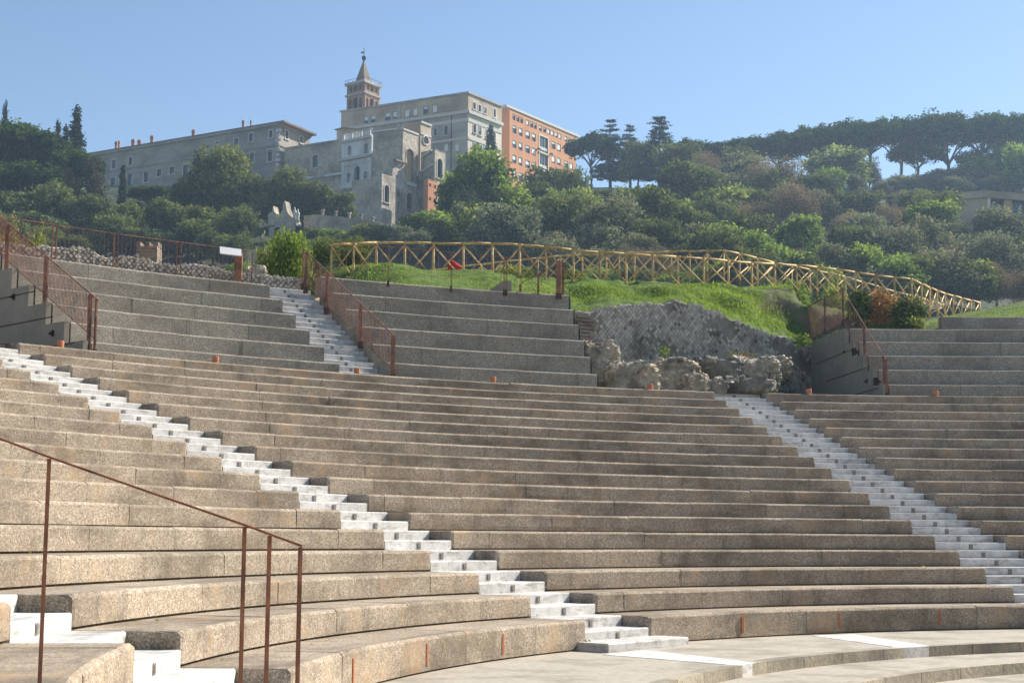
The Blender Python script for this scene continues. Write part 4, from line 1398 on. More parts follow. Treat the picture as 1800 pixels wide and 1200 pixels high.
# --- bell tower
C, Lp, Rp = corner(640.5, 141.5, 430, (610, 149.5), (667.5, 152))
z1 = C[2]
zc = [z1, at_y(640.5, 162, 430)[2], at_y(640.5, 198, 430)[2], 100.0]
root = thing('bell_tower', 'square brick bell tower with grey pyramid spire and weather vane', 'bell tower', (C[0], C[1], 100.0))
FL, FR = Facade(Lp, C), Facade(C, Rp)
B = np.array([Lp[0] + Rp[0] - C[0], Lp[1] + Rp[1] - C[1], 0])
for F, side in ((FL, 'L'), (FR, 'R')):
    holes = []
    L_ = F.L
    za, zb, zd = zc[0], zc[1], zc[2]
    hh = za - zb
    for c_, w_, lo_, hi_ in ((0.24, 0.13, 0.3, 0.72), (0.5, 0.2, 0.28, 0.8), (0.76, 0.13, 0.3, 0.72)):
        holes.append((L_ * (c_ - w_ / 2), L_ * (c_ + w_ / 2), zb + hh * lo_, zb + hh * hi_, c_ == 0.5))
    hh = zb - zd
    for c_, w_, lo_, hi_ in ((0.2, 0.14, 0.1, 0.78), (0.5, 0.24, 0.1, 0.84), (0.8, 0.14, 0.1, 0.78)):
        holes.append((L_ * (c_ - w_ / 2), L_ * (c_ + w_ / 2), zd + hh * lo_, zd + hh * hi_, True))
    hh = 6.0
    for c_, w_ in ((0.2, 0.14), (0.5, 0.24), (0.8, 0.14)):
        holes.append((L_ * (c_ - w_ / 2), L_ * (c_ + w_ / 2), zd - 5.4, zd - 1.0, True))
    mb = MB(); wall(mb, F, 0, L_, 100.0, z1, holes, 0.7)
    rest(mb, [Lp, B] if side == 'L' else [Rp, B], 100.0, z1)
    put('wall', mb, M['tower'], root)
    for h in holes:
        window(root, F, h, 'tower', 'dark', 0.12, False, 0.65, 'opening')
    for z_ in (zb, zd):
        band(root, F, -0.45, L_ + 0.45, z_ - 0.25, z_ + 0.25, 0.42, 'greyp')
    band(root, F, -0.5, L_ + 0.5, z1 - 0.5, z1, 0.5, 'greyp')
    for c_ in (0.06, 0.94):
        band(root, F, L_ * c_ - 0.22, L_ * c_ + 0.22, zd + 0.3, z1 - 0.5, 0.16, 'tower', 'pilaster')
base4 = [C, Rp, B, Lp]; cen = (C + B) / 2
mb = MB()
mb.prism([np.array([p[0], p[1], z1 - 0.1]) + unit((p[0] - cen[0], p[1] - cen[1], 0)) * 0.75 for p in base4], (0, 0, 0.35))
put('cornice', mb, M['greyp'], root)
ap = at_y(640.5, 104, cen[1]); apz = ap[2]
mb = MB()
sp_ = [np.array([cen[0], cen[1], z1 + 0.25]) + (np.array([p[0], p[1], 0]) - np.array([cen[0], cen[1], 0])) * 0.56 for p in base4]
for i in range(4): mb.poly([sp_[i], sp_[(i + 1) % 4], np.array([cen[0], cen[1], apz])])
put('spire', mb, M['spire'], root)
mb = MB()
mb.tube([(cen[0], cen[1], apz - 0.8), (cen[0], cen[1], apz - 0.1), (cen[0], cen[1], apz + 0.35), (cen[0], cen[1], apz + 0.8), (cen[0], cen[1], apz + 1.0)], [0.15, 0.55, 0.7, 0.5, 0.1], 10)
mb.tube([(cen[0], cen[1], apz + 0.9), (cen[0], cen[1], apz + 3.4)], 0.09, 5)
mb.prism([(cen[0] - 1.0, cen[1], apz + 1.9), (cen[0] - 0.1, cen[1], apz + 1.6), (cen[0] - 0.1, cen[1], apz + 2.1), (cen[0] - 0.6, cen[1], apz + 2.25)], (0, 0.08, 0))
put('weather_vane', mb, M['dark'], root)
mb = MB()
cs_ = [np.array([p[0], p[1], z1 + 1.1]) + unit((p[0] - cen[0], p[1] - cen[1], 0)) * 0.6 for p in base4]
for i in range(4):
    mb.tube([cs_[i], cs_[(i + 1) % 4]], 0.05, 4)
    for f in np.linspace(0, 1, 6): mb.tube([cs_[i] + (cs_[(i + 1) % 4] - cs_[i]) * f, cs_[i] + (cs_[(i + 1) % 4] - cs_[i]) * f - (0, 0, 1.0)], 0.04, 4)
put('parapet_rail', mb, M['dark'], root)

# --- big beige block
C, Lp, Rp = corner(823, 163, 412, (600, 196.5), (882, 187))
z0 = 96.0
UL = [(640, 205, 647.5, 217.5), (652.5, 203, 660, 216), (677.5, 198.5, 686.5, 212), (690.5, 196.5, 698.5, 208.5), (711, 193, 719.5, 206), (726, 191, 734, 203.5), (744.5, 187.5, 752.5, 201), (760, 185, 768, 198)]
AL = [(781, 221, 787.5, 238), (763, 226, 768, 239), (781, 254, 787, 266), (800, 252.5, 806, 265.5)]
UR = [(831.5, 180.5, 836, 192.5), (841, 185, 845.5, 197), (850.5, 189, 855, 200)]
AR = [(867.5, 191, 871.5, 207), (832, 218.5, 836.5, 234), (841.5, 222, 846, 238), (854, 228, 858, 243), (866.5, 231, 871, 250)]
LR = [(831.5, 253, 837, 273), (840.5, 255.5, 847, 275.5), (850.5, 260, 856, 278)]
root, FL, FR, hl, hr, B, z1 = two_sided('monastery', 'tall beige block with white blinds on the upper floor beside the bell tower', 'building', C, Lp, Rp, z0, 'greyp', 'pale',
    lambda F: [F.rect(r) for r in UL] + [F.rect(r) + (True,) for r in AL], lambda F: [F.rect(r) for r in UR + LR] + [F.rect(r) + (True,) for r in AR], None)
zt_ = at_y(823, 197, 412)[2]
bl = [0.55, 0.5, 0.5, 0.75, 1.0, 1.0, 0.3, 1.0]
for i, h in enumerate(hl):
    window(root, FL, h, 'trim' if i >= 8 else 'greyp', 'glass', 0.2, True, 0.25, blind=(bl[i] if i < 8 else (1.0 if i > 9 else None)))
for i, h in enumerate(hr): window(root, FR, h, 'white', 'glass', 0.25, True, 0.3, blind=(0.5 if i % 3 == 2 else None))
# the brown upper storey, a thin skin of plaster proud of the wall
for F, hs, mt in ((FL, hl, 'beige'), (FR, hr, 'beige')):
    mb = MB()
    F2 = Facade(F.p(-0.0, 0), F.p(F.L, 0)); F2.o = F2.o + F.n * 0.03; F2.n = F.n
    wall(mb, F2, 0, F.L, zt_ + 0.5, z1, [h for h in hs if h[2] > zt_ + 0.6], 0.05)
    put('upper_storey', mb, M[mt], root)
    band(root, F, -0.4, F.L + (0.4 if F is FL else 0), zt_ - 0.4, zt_ + 0.5, 0.7, 'trim')
    band(root, F, -0.3, F.L, z1 - 0.25, z1 + 0.25, 0.4, 'greyp')
    band(root, F, 0, F.L, zt_ - 2.6, zt_ - 1.6, 0.15, 'trim', 'frieze')
    band(root, F, 0, F.L, zt_ - 7.6, zt_ - 7.0, 0.2, 'trim', 'string_course')
u_ = FL.uz(702.5, 200)[0]; band(root, FL, u_ - 0.4, u_ + 0.4, zt_ - 4, z1, 0.25, 'greyp', 'pilaster')
u_ = FL.uz(793.5, 230)[0]; band(root, FL, u_ - 0.09, u_ + 0.09, z0, zt_ - 0.5, 0.15, 'dark', 'drainpipe')
mb = MB()
mb.prism([(q[0], q[1], z1 + 0.05) for q in (C, Rp, B, Lp)], (0, 0, 0.3)); put('roof', mb, M['lead'], root)

# --- orange building
C, Lp, Rp = corner(896, 190.5, 430, (872, 196), (1012.5, 240))
z0 = 96.0
cols_u = [(901, 907.5), (912, 918), (924, 931), (935, 941.5), (969.6, 976), (979.5, 985.5), (992.5, 998.5), (1001.5, 1007)]
root = thing('apartment_building', 'orange plastered building with rows of square windows and a pale projecting eave', 'building', (C[0], C[1], z0))
FL, FR = Facade(Lp, C), Facade(C, Rp)
z1 = C[2]
rows_z = []
for ya, yb in ((221, 234.5), (247, 260), (273, 287), (300, 315)):
    rows_z.append((FR.uz(904, yb)[1], FR.uz(904, ya)[1]))
holes = []
for (xa, xb) in cols_u:
    ua, ub = FR.uz(xa, 250)[0], FR.uz(xb, 250)[0]
    for za, zb in rows_z: holes.append((ua, ub, za, zb))
za, zb = FR.uz(903, 211)[1], FR.uz(903, 201)[1]
for g in ((901, 908, 914.5), (925, 932, 938.5), (947.5, 955, 962), (968.5, 975.5, 982), (992.5, 997, 1004.5)):
    for x in g:
        ua, ub = FR.uz(x, 230)[0], FR.uz(x + 4.6, 230)[0]
        holes.append((ua, ub, za, zb))
big = [(FR.uz(948.5, 250)[0], FR.uz(963, 250)[0], rows_z[1][1] - (rows_z[1][1] - rows_z[1][0]) * 0.1, rows_z[0][1] + 0.2),
       (FR.uz(948.5, 250)[0], FR.uz(963, 250)[0], rows_z[2][1] - 1.6, rows_z[1][1] - (rows_z[1][1] - rows_z[1][0]) * 0.3)]
big[1] = (big[0][0], big[0][1], big[0][2] - 0.6 - (big[0][3] - big[0][2]), big[0][2] - 0.6)
holes = ok(holes, FR, z0, z1)
mb = MB(); wall(mb, FR, 0, FR.L, z0, z1, holes + big, 0.4)
B = np.array([Lp[0] + Rp[0] - C[0], Lp[1] + Rp[1] - C[1], 0])
rest(mb, [Lp, C], z0, z1); rest(mb, [Rp, B, Lp], z0, z1)
put('wall', mb, M['orange'], root)
for i, h in enumerate(holes):
    window(root, FR, h, 'beige', 'glass', 0.07, False, 0.22, blind=random.choice([0.25, 0.3, 0.55, 0.8, 0.45, 0.65]), proud=0.04)
for h in big:
    w = window(root, FR, h, 'pale', 'glass', 0.4, True, 0.3, 'window')
    mb = MB()
    for f in (0.33, 0.66):
        u_ = h[0] + (h[1] - h[0]) * f
        mb.box(FR.p(u_, (h[2] + h[3]) / 2, -0.2), FR.u * 0.06, FR.n * 0.05, (0, 0, (h[3] - h[2]) / 2))
    mb.box(FR.p((h[0] + h[1]) / 2, h[3] - (h[3] - h[2]) * 0.75, -0.15), FR.u * (h[1] - h[0]) / 2, FR.n * 0.05, (0, 0, 0.45))
    sub('glazing_bar', mb, M['lead'], w)
mb = MB()
cen = (C + B) / 2
mb.prism([np.array([p[0], p[1], z1]) + unit((p[0] - cen[0], p[1] - cen[1], 0)) * 2.0 for p in (C, Rp, B, Lp)], (0, 0, 0.7))
put('roof', mb, M['lead'], root)
for px, py in ((945, 262), (967, 271)):
    u_, z_ = FR.uz(px, py)
    mb = MB(); mb.tube([FR.p(u_, z_, 0.1), FR.p(u_, z_ + 0.1, 0.7), FR.p(u_, z_ - 0.3, 0.9)], 0.28, 7)
    put('wall_lamp', mb, M['rust'], root)

# --- garden wall between the palace and the loggia
C, Lp, Rp = corner(606, 246, 392, (500, 262), (612, 247))
root = thing('retaining_wall', 'long brown retaining wall with one white framed window beside the palace', 'wall', (C[0], C[1], 80))
FL = Facade(Lp, C); z1 = C[2]
h = FL.rect((549.5, 273.5, 559, 295))
mb = MB(); wall(mb, FL, 0, FL.L, 80, z1, [h], 0.5); B = [Lp - FL.n * 6, C - FL.n * 6]
rest(mb, [Lp, B[0], B[1], C], 80, z1)
mb.poly([Lp, C, np.array([*B[1][:2], z1]), np.array([*B[0][:2], z1])])
put('wall', mb, M['stone'], root)
window(root, FL, h, bw=0.35)
zb = at_y(570, 304, 392)[2]
band(root, FL, 0, FL.L, zb - 0.4, zb + 0.2, 0.5, 'white', 'string_course')
band(root, FL, 0, FL.L, z1 - 0.2, z1 + 0.3, 0.3, 'stone')
# --- small roofed house behind the loggia
C, Lp, Rp = corner(606, 226, 400, (592, 229), (640, 230))
root, FL, FR, hl, hr, B, z1 = two_sided('small_house', 'small beige rooftop house left of the bell tower foot', 'house', C, Lp, Rp, 96, 'beige', 'beige')
hip_roof(root, C, Lp, Rp, B, z1, 0.5, 0.5, 'roof', 0.25)

# --- white loggia
C, Lp, Rp = corner(652.5, 236, 372, (603, 246), (662, 239))
root = thing('loggia', 'two storey white stucco loggia with arched niches and a balustrade', 'loggia', (C[0], C[1], 70))
FL = Facade(Lp, C); z1 = C[2]
zm = at_y(652.5, 273, 372)[2]; zb = at_y(652.5, 324, 372)[2]
hs = [FL.rect(r) + (True,) for r in ((611, 256, 617.5, 272.5), (640.5, 252, 647, 269.5), (623, 292, 632.5, 324), (609.5, 304.5, 615, 321), (639.5, 301, 645.5, 318))]
bot = [FL.rect(r) + (True,) for r in ((618, 346, 630, 361), (627.5, 373, 650, 389))]
mb = MB(); wall(mb, FL, 0, FL.L, zb, z1, [h for h in hs], 0.9)
Bk = [Lp - FL.n * 9, C - FL.n * 9]
rest(mb, [Lp, Bk[0], Bk[1], C], zb, z1); mb.poly([Lp, C, np.array([*Bk[1][:2], z1]), np.array([*Bk[0][:2], z1])])
put('wall', mb, M['white'], root)
for i, h in enumerate(hs): window(root, FL, h, 'white', 'dark' if i == 2 else 'greyp', 0.15, False, 0.8, 'niche')
mb = MB()
F2 = Facade(Lp + FL.n * 0.5 - FL.u * 1.5, C + FL.n * 0.5)
wall(mb, F2, 0, F2.L, 66, zb, ok(bot, F2, 66, zb), 1.2); rest(mb, [F2.p(0, 0), F2.p(0, 0, -10)], 66, zb); rest(mb, [F2.p(F2.L, 0), F2.p(F2.L, 0, -10)], 66, zb)
mb.poly([F2.p(0, zb), F2.p(F2.L, zb), F2.p(F2.L, zb, -10), F2.p(0, zb, -10)])
put('base_wall', mb, M['stone'], root)
for h in ok(bot, F2, 66, zb): window(root, F2, h, 'stone', 'dark', 0.3, False, 1.1, 'archway')
band(root, FL, -0.8, FL.L + 0.6, zm - 0.3, zm + 0.4, 0.8, 'trim'); band(root, FL, -0.3, FL.L + 0.3, zm - 1.6, zm - 1.3, 0.25, 'white')
band(root, FL, -0.6, FL.L + 0.5, z1 - 0.9, z1 - 0.4, 0.6, 'trim'); band(root, FL, -0.4, FL.L + 0.4, z1 + 1.25, z1 + 1.5, 0.35, 'trim', 'coping')
for f in (0.0, 0.33, 0.66, 1.0): band(root, FL, FL.L * f - 0.35 + (0.35 if f == 0 else -0.35 if f == 1 else 0), FL.L * f + 0.35 + (0.35 if f == 0 else -0.35 if f == 1 else 0), z1 - 0.4, z1 + 1.25, 0.3, 'white', 'pier')
for k in range(18):
    u_ = FL.L * (0.06 + 0.88 * k / 17)
    if k in (6, 12): continue
    b_ = FL.p(u_, z1 - 0.4, 0.1)
    mb = MB(); mb.tube([b_, b_ + (0, 0, 0.5), b_ + (0, 0, 1.0), b_ + (0, 0, 1.65)], [0.1, 0.17, 0.09, 0.12], 6)
    put('baluster', mb, M['white'], root)
for f in (0.02, 0.98): band(root, FL, FL.L * f - 0.5, FL.L * f + 0.5, zb, z1 - 0.9, 0.12, 'white', 'pilaster')
band(root, FL, FL.L * 0.3, FL.L * 0.7, zb - 0.5, zb, 1.2, 'trim', 'balcony')

# --- tall stone tower with the ochre niche, and the lower stone wing in front of it
C, Lp, Rp = corner(708.5, 227, 364, (656, 233), (735.5, 237))
H_ = [(713.5, 262, 727.5, 321)]
root, FL, FR, hl, hr, B, z1 = two_sided('stone_tower', 'tall rough stone tower with a big ochre arched niche', 'tower', C, Lp, Rp, 70, 'stone', 'stone', (), lambda F: [F.rect(r) + (True,) for r in H_], 'stone')
for h in hr: window(root, FR, h, 'stone', 'niche', 0.2, True, 0.7, 'niche')
for h in hr: band(root, FR, h[0] - 0.4, h[1] + 0.4, h[2] - 1.0, h[2] - 0.1, 0.7, 'trim', 'balcony')
band(root, FR, 0, FR.L, z1 - 0.2, z1 + 0.25, 0.2, 'trim')
FW = FR
# wing: same plane as the tower front, a metre proud
F3 = Facade(FW.p(-12, 0, 1.0), FW.p(16, 0, 1.0)); F3.n = FW.n
ua, ub, uc, ud = F3.uz(671, 330)[0], F3.uz(709, 330)[0], F3.uz(735, 330)[0], F3.uz(752.5, 330)[0]
za, zb_, zc_, zd_ = F3.uz(671, 305)[1], F3.uz(709, 288)[1], F3.uz(735.5, 298)[1], F3.uz(752, 313)[1]
root = thing('stone_wing', 'rough stone house front with arched and small square openings below the niche tower', 'house', F3.p(ua, 66))
hs = [F3.rect(r) + (True,) for r in ((675.5, 325, 684, 356.5), (714.5, 339, 726, 369))] + [F3.rect(r) for r in ((698.5, 310, 702.5, 321.5), (698.5, 333.5, 702, 345.5), (698.5, 355, 701.5, 362), (739, 318, 744, 328))]
zA = za - 0.6
zB = F3.uz(722, 329)[1]
zC = zd_ - 0.3
segs_ = [(ua, ub, zA, hs[0:1] + hs[2:5]), (ub, uc, zB, hs[1:2]), (uc, ud, zC, hs[5:6])]
mb = MB()
for u0_, u1_, zt2, hh_ in segs_:
    hh_ = [h for h in hh_ if h[0] > u0_ + 0.05 and h[1] < u1_ - 0.05 and h[3] < zt2 - 0.1]
    wall(mb, F3, u0_, u1_, 64, zt2, hh_, 0.7)
    for i_, h in enumerate(hh_): window(root, F3, h, 'trim' if len(h) > 4 else 'stone', 'dark', 0.22, len(h) > 4, 0.6)
    mb.poly([F3.p(u0_, zt2), F3.p(u1_, zt2), F3.p(u1_, zt2, -9), F3.p(u0_, zt2, -9)])
ur_ = F3.uz(690, 300)[0]
mb.prism([F3.p(ua, zA), F3.p(ua, za), F3.p(ur_, F3.uz(690, 310)[1]), F3.p(ur_, F3.uz(690, 297)[1]), F3.p(ub, zb_), F3.p(ub, zA)], -F3.n * 0.9)
mb.prism([F3.p(uc, zC), F3.p(uc, zc_), F3.p(ud, zd_), F3.p(ud, zC)], -F3.n * 0.9)
rest(mb, [F3.p(ua, 0), F3.p(ua, 0, -9)], 64, zA); rest(mb, [F3.p(ud, 0), F3.p(ud, 0, -9)], 64, zC)
put('wall', mb, M['stone'], root)
band(root, F3, F3.uz(691, 300)[0], ub + 0.5, zb_ - 0.1, zb_ + 0.35, 0.8, 'roof', 'roof')
# orange wing
C, Lp, Rp = corner(752.5, 314, 361, (745, 316), (768.5, 319))
H_ = [(755, 323, 757.5, 328), (763.5, 325.5, 766, 331), (755, 347, 757.5, 352), (763.5, 350, 766, 355.5), (757, 368, 760, 373)]
root, FL, FR, hl, hr, B, z1 = two_sided('orange_house', 'narrow orange plastered wall with small square windows right of the stone front', 'house', C, Lp, Rp, 66, 'orange', 'orange', (), lambda F: [F.rect(r) for r in H_], 'stone')
for h in hr: window(root, FR, h, 'orange', 'dark', 0.08, False, 0.3)
# round window tower
C, Lp, Rp = corner(739.5, 214, 378, (709, 220), (758, 221))
root, FL, FR, hl, hr, B, z1 = two_sided('chapel_tower', 'square beige tower with one round window behind the stone tower', 'tower', C, Lp, Rp, 80, 'tower', 'beige', (), (), 'lead')
u_, z_ = FR.uz(748, 247)
mb = MB(); mb.tube([FR.p(u_, z_, -0.3), FR.p(u_, z_, 0.12)], 1.0, 16); put('round_window', mb, M['dark'], root)
mb = MB()
ring_ = [FR.p(u_ + 1.2 * math.cos(k * math.pi / 8), z_ + 1.2 * math.sin(k * math.pi / 8), 0.1) for k in range(17)]
mb.tube(ring_, 0.22, 5); put('window_ring', mb, M['white'], root)
band(root, FR, 0, FR.L, z1 - 3.2, z1 - 2.8, 0.2, 'trim'); band(root, FR, 0, FR.L, z1 - 0.3, z1 + 0.2, 0.3, 'trim')
# stair house with dark arch
C, Lp, Rp = corner(764.5, 262, 366, (740, 268), (783, 269))
H_ = [(768.5, 279, 777.5, 314)]
root, FL, FR, hl, hr, B, z1 = two_sided('stair_tower', 'grey stone stair tower with tall dark arched window and outside stairs', 'tower', C, Lp, Rp, 66, 'stone', 'stone', (), lambda F: [F.rect(r) + (True,) for r in H_], 'stone')
for h in hr: window(root, FR, h, 'trim', 'dark', 0.3, True, 0.7)
for (xa, ya, xb, yb) in ((745, 275, 762, 263), (745, 301, 763, 288)):
    (ua, za), (ub, zb) = FL.uz(xa, ya), FL.uz(xb, yb)
    mb = MB(); mb.prism([FL.p(ua, za - 0.5, 0.9), FL.p(ub, zb - 0.5, 0.9), FL.p(ub, zb, 0.9), FL.p(ua, za, 0.9)], -FL.n * 0.9)
    mb.tube([FL.p(ua, za + 1.0, 0.85), FL.p(ub, zb + 1.0, 0.85)], 0.06, 4)
    put('outside_stair', mb, M['lead'], root)

# --- lower garden terraces
F4 = Facade(at_y(520, 400, 285), at_y(724, 400, 281))
root = thing('terrace_wall', 'curved grey terrace wall with dark archways below the stone houses', 'wall', F4.p(0, 50))
tops = [(534, 379), (560, 377), (600, 381), (640, 387), (670, 393), (700, 402), (712, 408), (722, 416)]
hs = [F4.rect((686, 413, 702, 436)) + (True,), F4.rect((606, 398, 634, 418)) + (True,)]
zl = F4.uz(722, 417)[1] - 0.2
mb = MB()
wall(mb, F4, F4.uz(534, 400)[0], F4.uz(722, 400)[0], 45, F4.uz(690, 411)[1], [h for h in hs if h[3] < F4.uz(690, 411)[1]], 1.2)
zq = F4.uz(690, 411)[1]
mb.prism([F4.p(F4.uz(534, 400)[0], zq)] + [F4.p(*F4.uz(x, y)) for x, y in tops[:6]] + [F4.p(F4.uz(703, 400)[0], zq)], -F4.n * 1.2)
put('wall', mb, M['stone'], root)
w = [window(root, F4, h, 'trim', 'dark', 0.35, False, 1.1, 'archway') for h in hs if h[3] < zq]
urns = [(566, 376, 'leftmost stone urn on the terrace wall'), (589, 378, 'second stone urn from the left on the terrace wall'), (613, 381, 'third stone urn on the terrace wall, left of the dark arch'),
        (633.5, 384, 'fourth stone urn on the terrace wall, before the dark arch'), (654, 389, 'fifth stone urn on the terrace wall, right of the dark arch'), (685, 396, 'rightmost stone urn on the terrace wall, below the stone house')]
for x, y, lab in urns:
    b_ = F4.p(*F4.uz(x, y), -0.4)
    mb = MB(); mb.tube([b_ + (0, 0, dz) for dz in (-0.15, 0.2, 0.35, 0.6, 0.85, 0.9)], [0.30, 0.28, 0.15, 0.33, 0.40, 0.3], 9)
    put('stone_urn', mb, M['stone'], label=lab, cat='urn', group='urns on the terrace wall', smooth=True)
# baroque fountain gable
F5 = Facade(at_y(470, 390, 284), at_y(524, 393, 281))
out_ = [(471, 396), (471, 378), (474, 374), (478, 373), (480, 362), (482, 372), (486, 376), (492, 376), (496, 370), (498, 356), (500, 353), (502, 357), (503, 366), (506, 374), (511, 381), (517, 385), (521, 391), (521, 396)]
root = thing('fountain_gable', 'pale baroque gable with scrolled top and central finial among the trees', 'gable', F5.p(5, 45))
zb = F5.uz(496, 396)[1]
mb = MB(); mb.prism([F5.p(*F5.uz(x, y)) for x, y in out_], -F5.n * 1.6)
put('scrolled_top', mb, M['stone'], root)
mb = MB(); wall(mb, F5, F5.uz(473, 396)[0], F5.uz(519, 396)[0], 44, zb - 0.1, [F5.rect((480, 399, 494, 424)) + (True,)], 1.0)
put('wall', mb, M['greyp'], root)
window(root, F5, F5.rect((480, 399, 494, 424)) + (True,), 'trim', 'dark', 0.3, False, 0.9, 'niche')
for (x, y) in ((514.5, 385), (520, 388)):
    b_ = F5.p(*F5.uz(x, y), -0.6)
    mb = MB(); mb.tube([b_ + (0, 0, dz) for dz in (-0.2, 0.3, 0.8, 1.4, 1.7, 1.85, 2.2, 2.35)], [0.3, 0.32, 0.3, 0.36, 0.3, 0.12, 0.18, 0.05], 8)
    put('statue', mb, M['trim'], root, smooth=True)

# --- house on the right
C, Lp, Rp = corner(1729, 336.5, 296, (1692, 340), (1830, 344.5))
z0 = 40.0
H_ = [(1740, 350.5, 1765, 381.5), (1779, 350.5, 1808, 381.5), (1745.5, 393, 1758.5, 405)]
root, FL, FR, hl, hr, B, z1 = two_sided('villa', 'flat roofed ochre villa with dark loggia windows among the olive trees at right', 'house', C, Lp, Rp, z0, 'beige', 'niche', (), lambda F: [F.rect(r) for r in H_], 'lead')
for i, h in enumerate(hr): window(root, FR, h, 'beige', 'glass' if i < 2 else 'lead', 0.12, True, 0.9 if i < 2 else 0.2)
band(root, FR, -0.3, FR.L + 0.3, z1 - 1.3, z1 + 0.1, 0.5, 'beige', 'parapet'); band(root, FL, -0.3, FL.L + 0.3, z1 - 1.3, z1 + 0.1, 0.5, 'beige', 'parapet')
zf = FR.uz(1760, 383)[1]; band(root, FR, 0.5, FR.L, zf - 0.3, zf, 1.0, 'lead', 'balcony')
band(root, FR, FR.uz(1735, 370)[0], FR.uz(1740, 370)[0], zf, z1 - 1.3, 0.3, 'pale', 'pilaster')
b_ = FL.p(FL.L * 0.35, z1)
c1, c2 = at_y(1572, 351, 312), at_y(1702, 358, 306)
mb = MB(); d_ = unit((c2[0] - c1[0], c2[1] - c1[1], 0)); nn = np.array([d_[1], -d_[0], 0])
mb.prism([c1, c2, np.array([c2[0], c2[1], 45]), np.array([c1[0], c1[1], 45])], -nn * 1.0)
put('retaining_wall', mb, M['stone'], label='low brown retaining wall running left from the ochre villa', cat='wall')
# dark shed on the slope
C, Lp, Rp = corner(1100, 349, 372, (1085, 352), (1200, 345))
root, FL, FR, hl, hr, B, z1 = two_sided('greenhouse', 'long dim slatted shed under the cedars on the slope', 'shed', C, Lp, Rp, 70, 'greyp', 'greyp', (), (), 'roof')
for k in range(16):
    u_ = FR.L * (k + 0.5) / 16
    band(root, FR, u_ - 0.35, u_ + 0.1, z1 - 4.2, z1 - 0.5, 0.12, 'dark' if k % 2 else 'palace', 'slat')

# --- lamp posts and railing on the ridge
for px, yt, yb, lab in ((1582.5, 285, 317, 'white street lamp on the ridge between the umbrella pines'), (1609.5, 262, 314, 'tall slender lamp post on the ridge under the pines')):
    b_ = at_y(px, yb, 422); t_ = at_y(px, yt, 422)
    rt = thing('street_lamp', lab, 'lamp post', (b_[0], b_[1], 97.5))
    mb = MB(); mb.tube([(b_[0], b_[1], 97.0), (t_[0], t_[1], t_[2])], [0.16, 0.10], 6); put('post', mb, M['lead'], rt)
    mb = MB(); mb.tube([(t_[0], t_[1], t_[2] - 0.1), (t_[0], t_[1], t_[2] + 0.3), (t_[0], t_[1], t_[2] + 0.75)], [0.2, 0.45, 0.25], 8); put('lamp_head', mb, M['panel'], rt)
rt = thing('ridge_railing', 'thin pale railing along the top of the grassy ridge', 'railing', at_y(1600, 314, 420))
prev = None
for k, px in enumerate(range(1520, 1812, 12)):
    p = at_y(px, 316 - (px - 1520) * 0.055, 417)
    mb = MB(); mb.tube([(p[0], p[1], p[2] - 1.4), (p[0], p[1], p[2])], 0.06, 4); put('post', mb, M['lead'], rt)
    if prev is not None:
        mb = MB(); mb.tube([prev, p], 0.05, 4); put('rail', mb, M['lead'], rt)
    prev = p


# ------------------------------------------------------------------ trees
def leaves_at(cent, per, sig, size, tint_c, flat=0.0, up=0.0, rg=RNG):
    """leaf cards scattered round clump centres; every clump has its own tone"""
    n = len(cent)
    C_ = np.repeat(cent, per, 0) + rg.normal(0, 1, (n * per, 3)) * np.asarray(sig)
    tn = np.clip(np.repeat(tint_c, per) + rg.normal(0, 0.13, n * per), 0, 1)
    a = rg.normal(0, 1, (n * per, 3)); a[:, 2] *= (1 - flat)
    a /= np.linalg.norm(a, axis=1, keepdims=True) + 1e-9
    b = rg.normal(0, 1, (n * per, 3)); b[:, 2] *= (1 - flat)
    b = b - a * np.sum(a * b, 1, keepdims=True)
    b /= np.linalg.norm(b, axis=1, keepdims=True) + 1e-9
    s = size * rg.uniform(0.6, 1.3, (n * per, 1))
    a, b = a * s, b * s * 0.55
    V = np.stack([C_ - a, C_ - b * 0.9 + a * 0.1, C_ + a, C_ + b], 1).reshape(-1, 3)
    return V, tn


def blob_shell(blobs, per_area, rg=RNG, inner=0.72, low=-1.0):
    cs, ts = [], []
    for (c, r, tone) in blobs:
        c, r = np.array(c, float), np.array(r, float)
        area = 4 * math.pi * ((r[0] * r[1]) ** 1.6 / 3 + (r[0] * r[2]) ** 1.6 / 3 + (r[1] * r[2]) ** 1.6 / 3) ** (1 / 1.6)
        n = max(6, int(area * per_area))
        d = rg.normal(0, 1, (n, 3)); d /= np.linalg.norm(d, axis=1, keepdims=True)
        d[:, 2] = np.where(d[:, 2] < low, -d[:, 2] * 0.5, d[:, 2])
        rad = rg.uniform(inner, 1.04, (n, 1)) * (1 + 0.10 * np.sin(d[:, :1] * 5 + tone * 9) * np.cos(d[:, 1:2] * 6))
        cs.append(c + d * r * rad)
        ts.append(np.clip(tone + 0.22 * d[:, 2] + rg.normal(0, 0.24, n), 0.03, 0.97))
    return np.concatenate(cs), np.concatenate(ts)


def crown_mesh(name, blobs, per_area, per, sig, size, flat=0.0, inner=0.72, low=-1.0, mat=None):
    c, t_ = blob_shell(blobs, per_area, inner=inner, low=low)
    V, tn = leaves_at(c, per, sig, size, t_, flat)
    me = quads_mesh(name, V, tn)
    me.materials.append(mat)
    return me


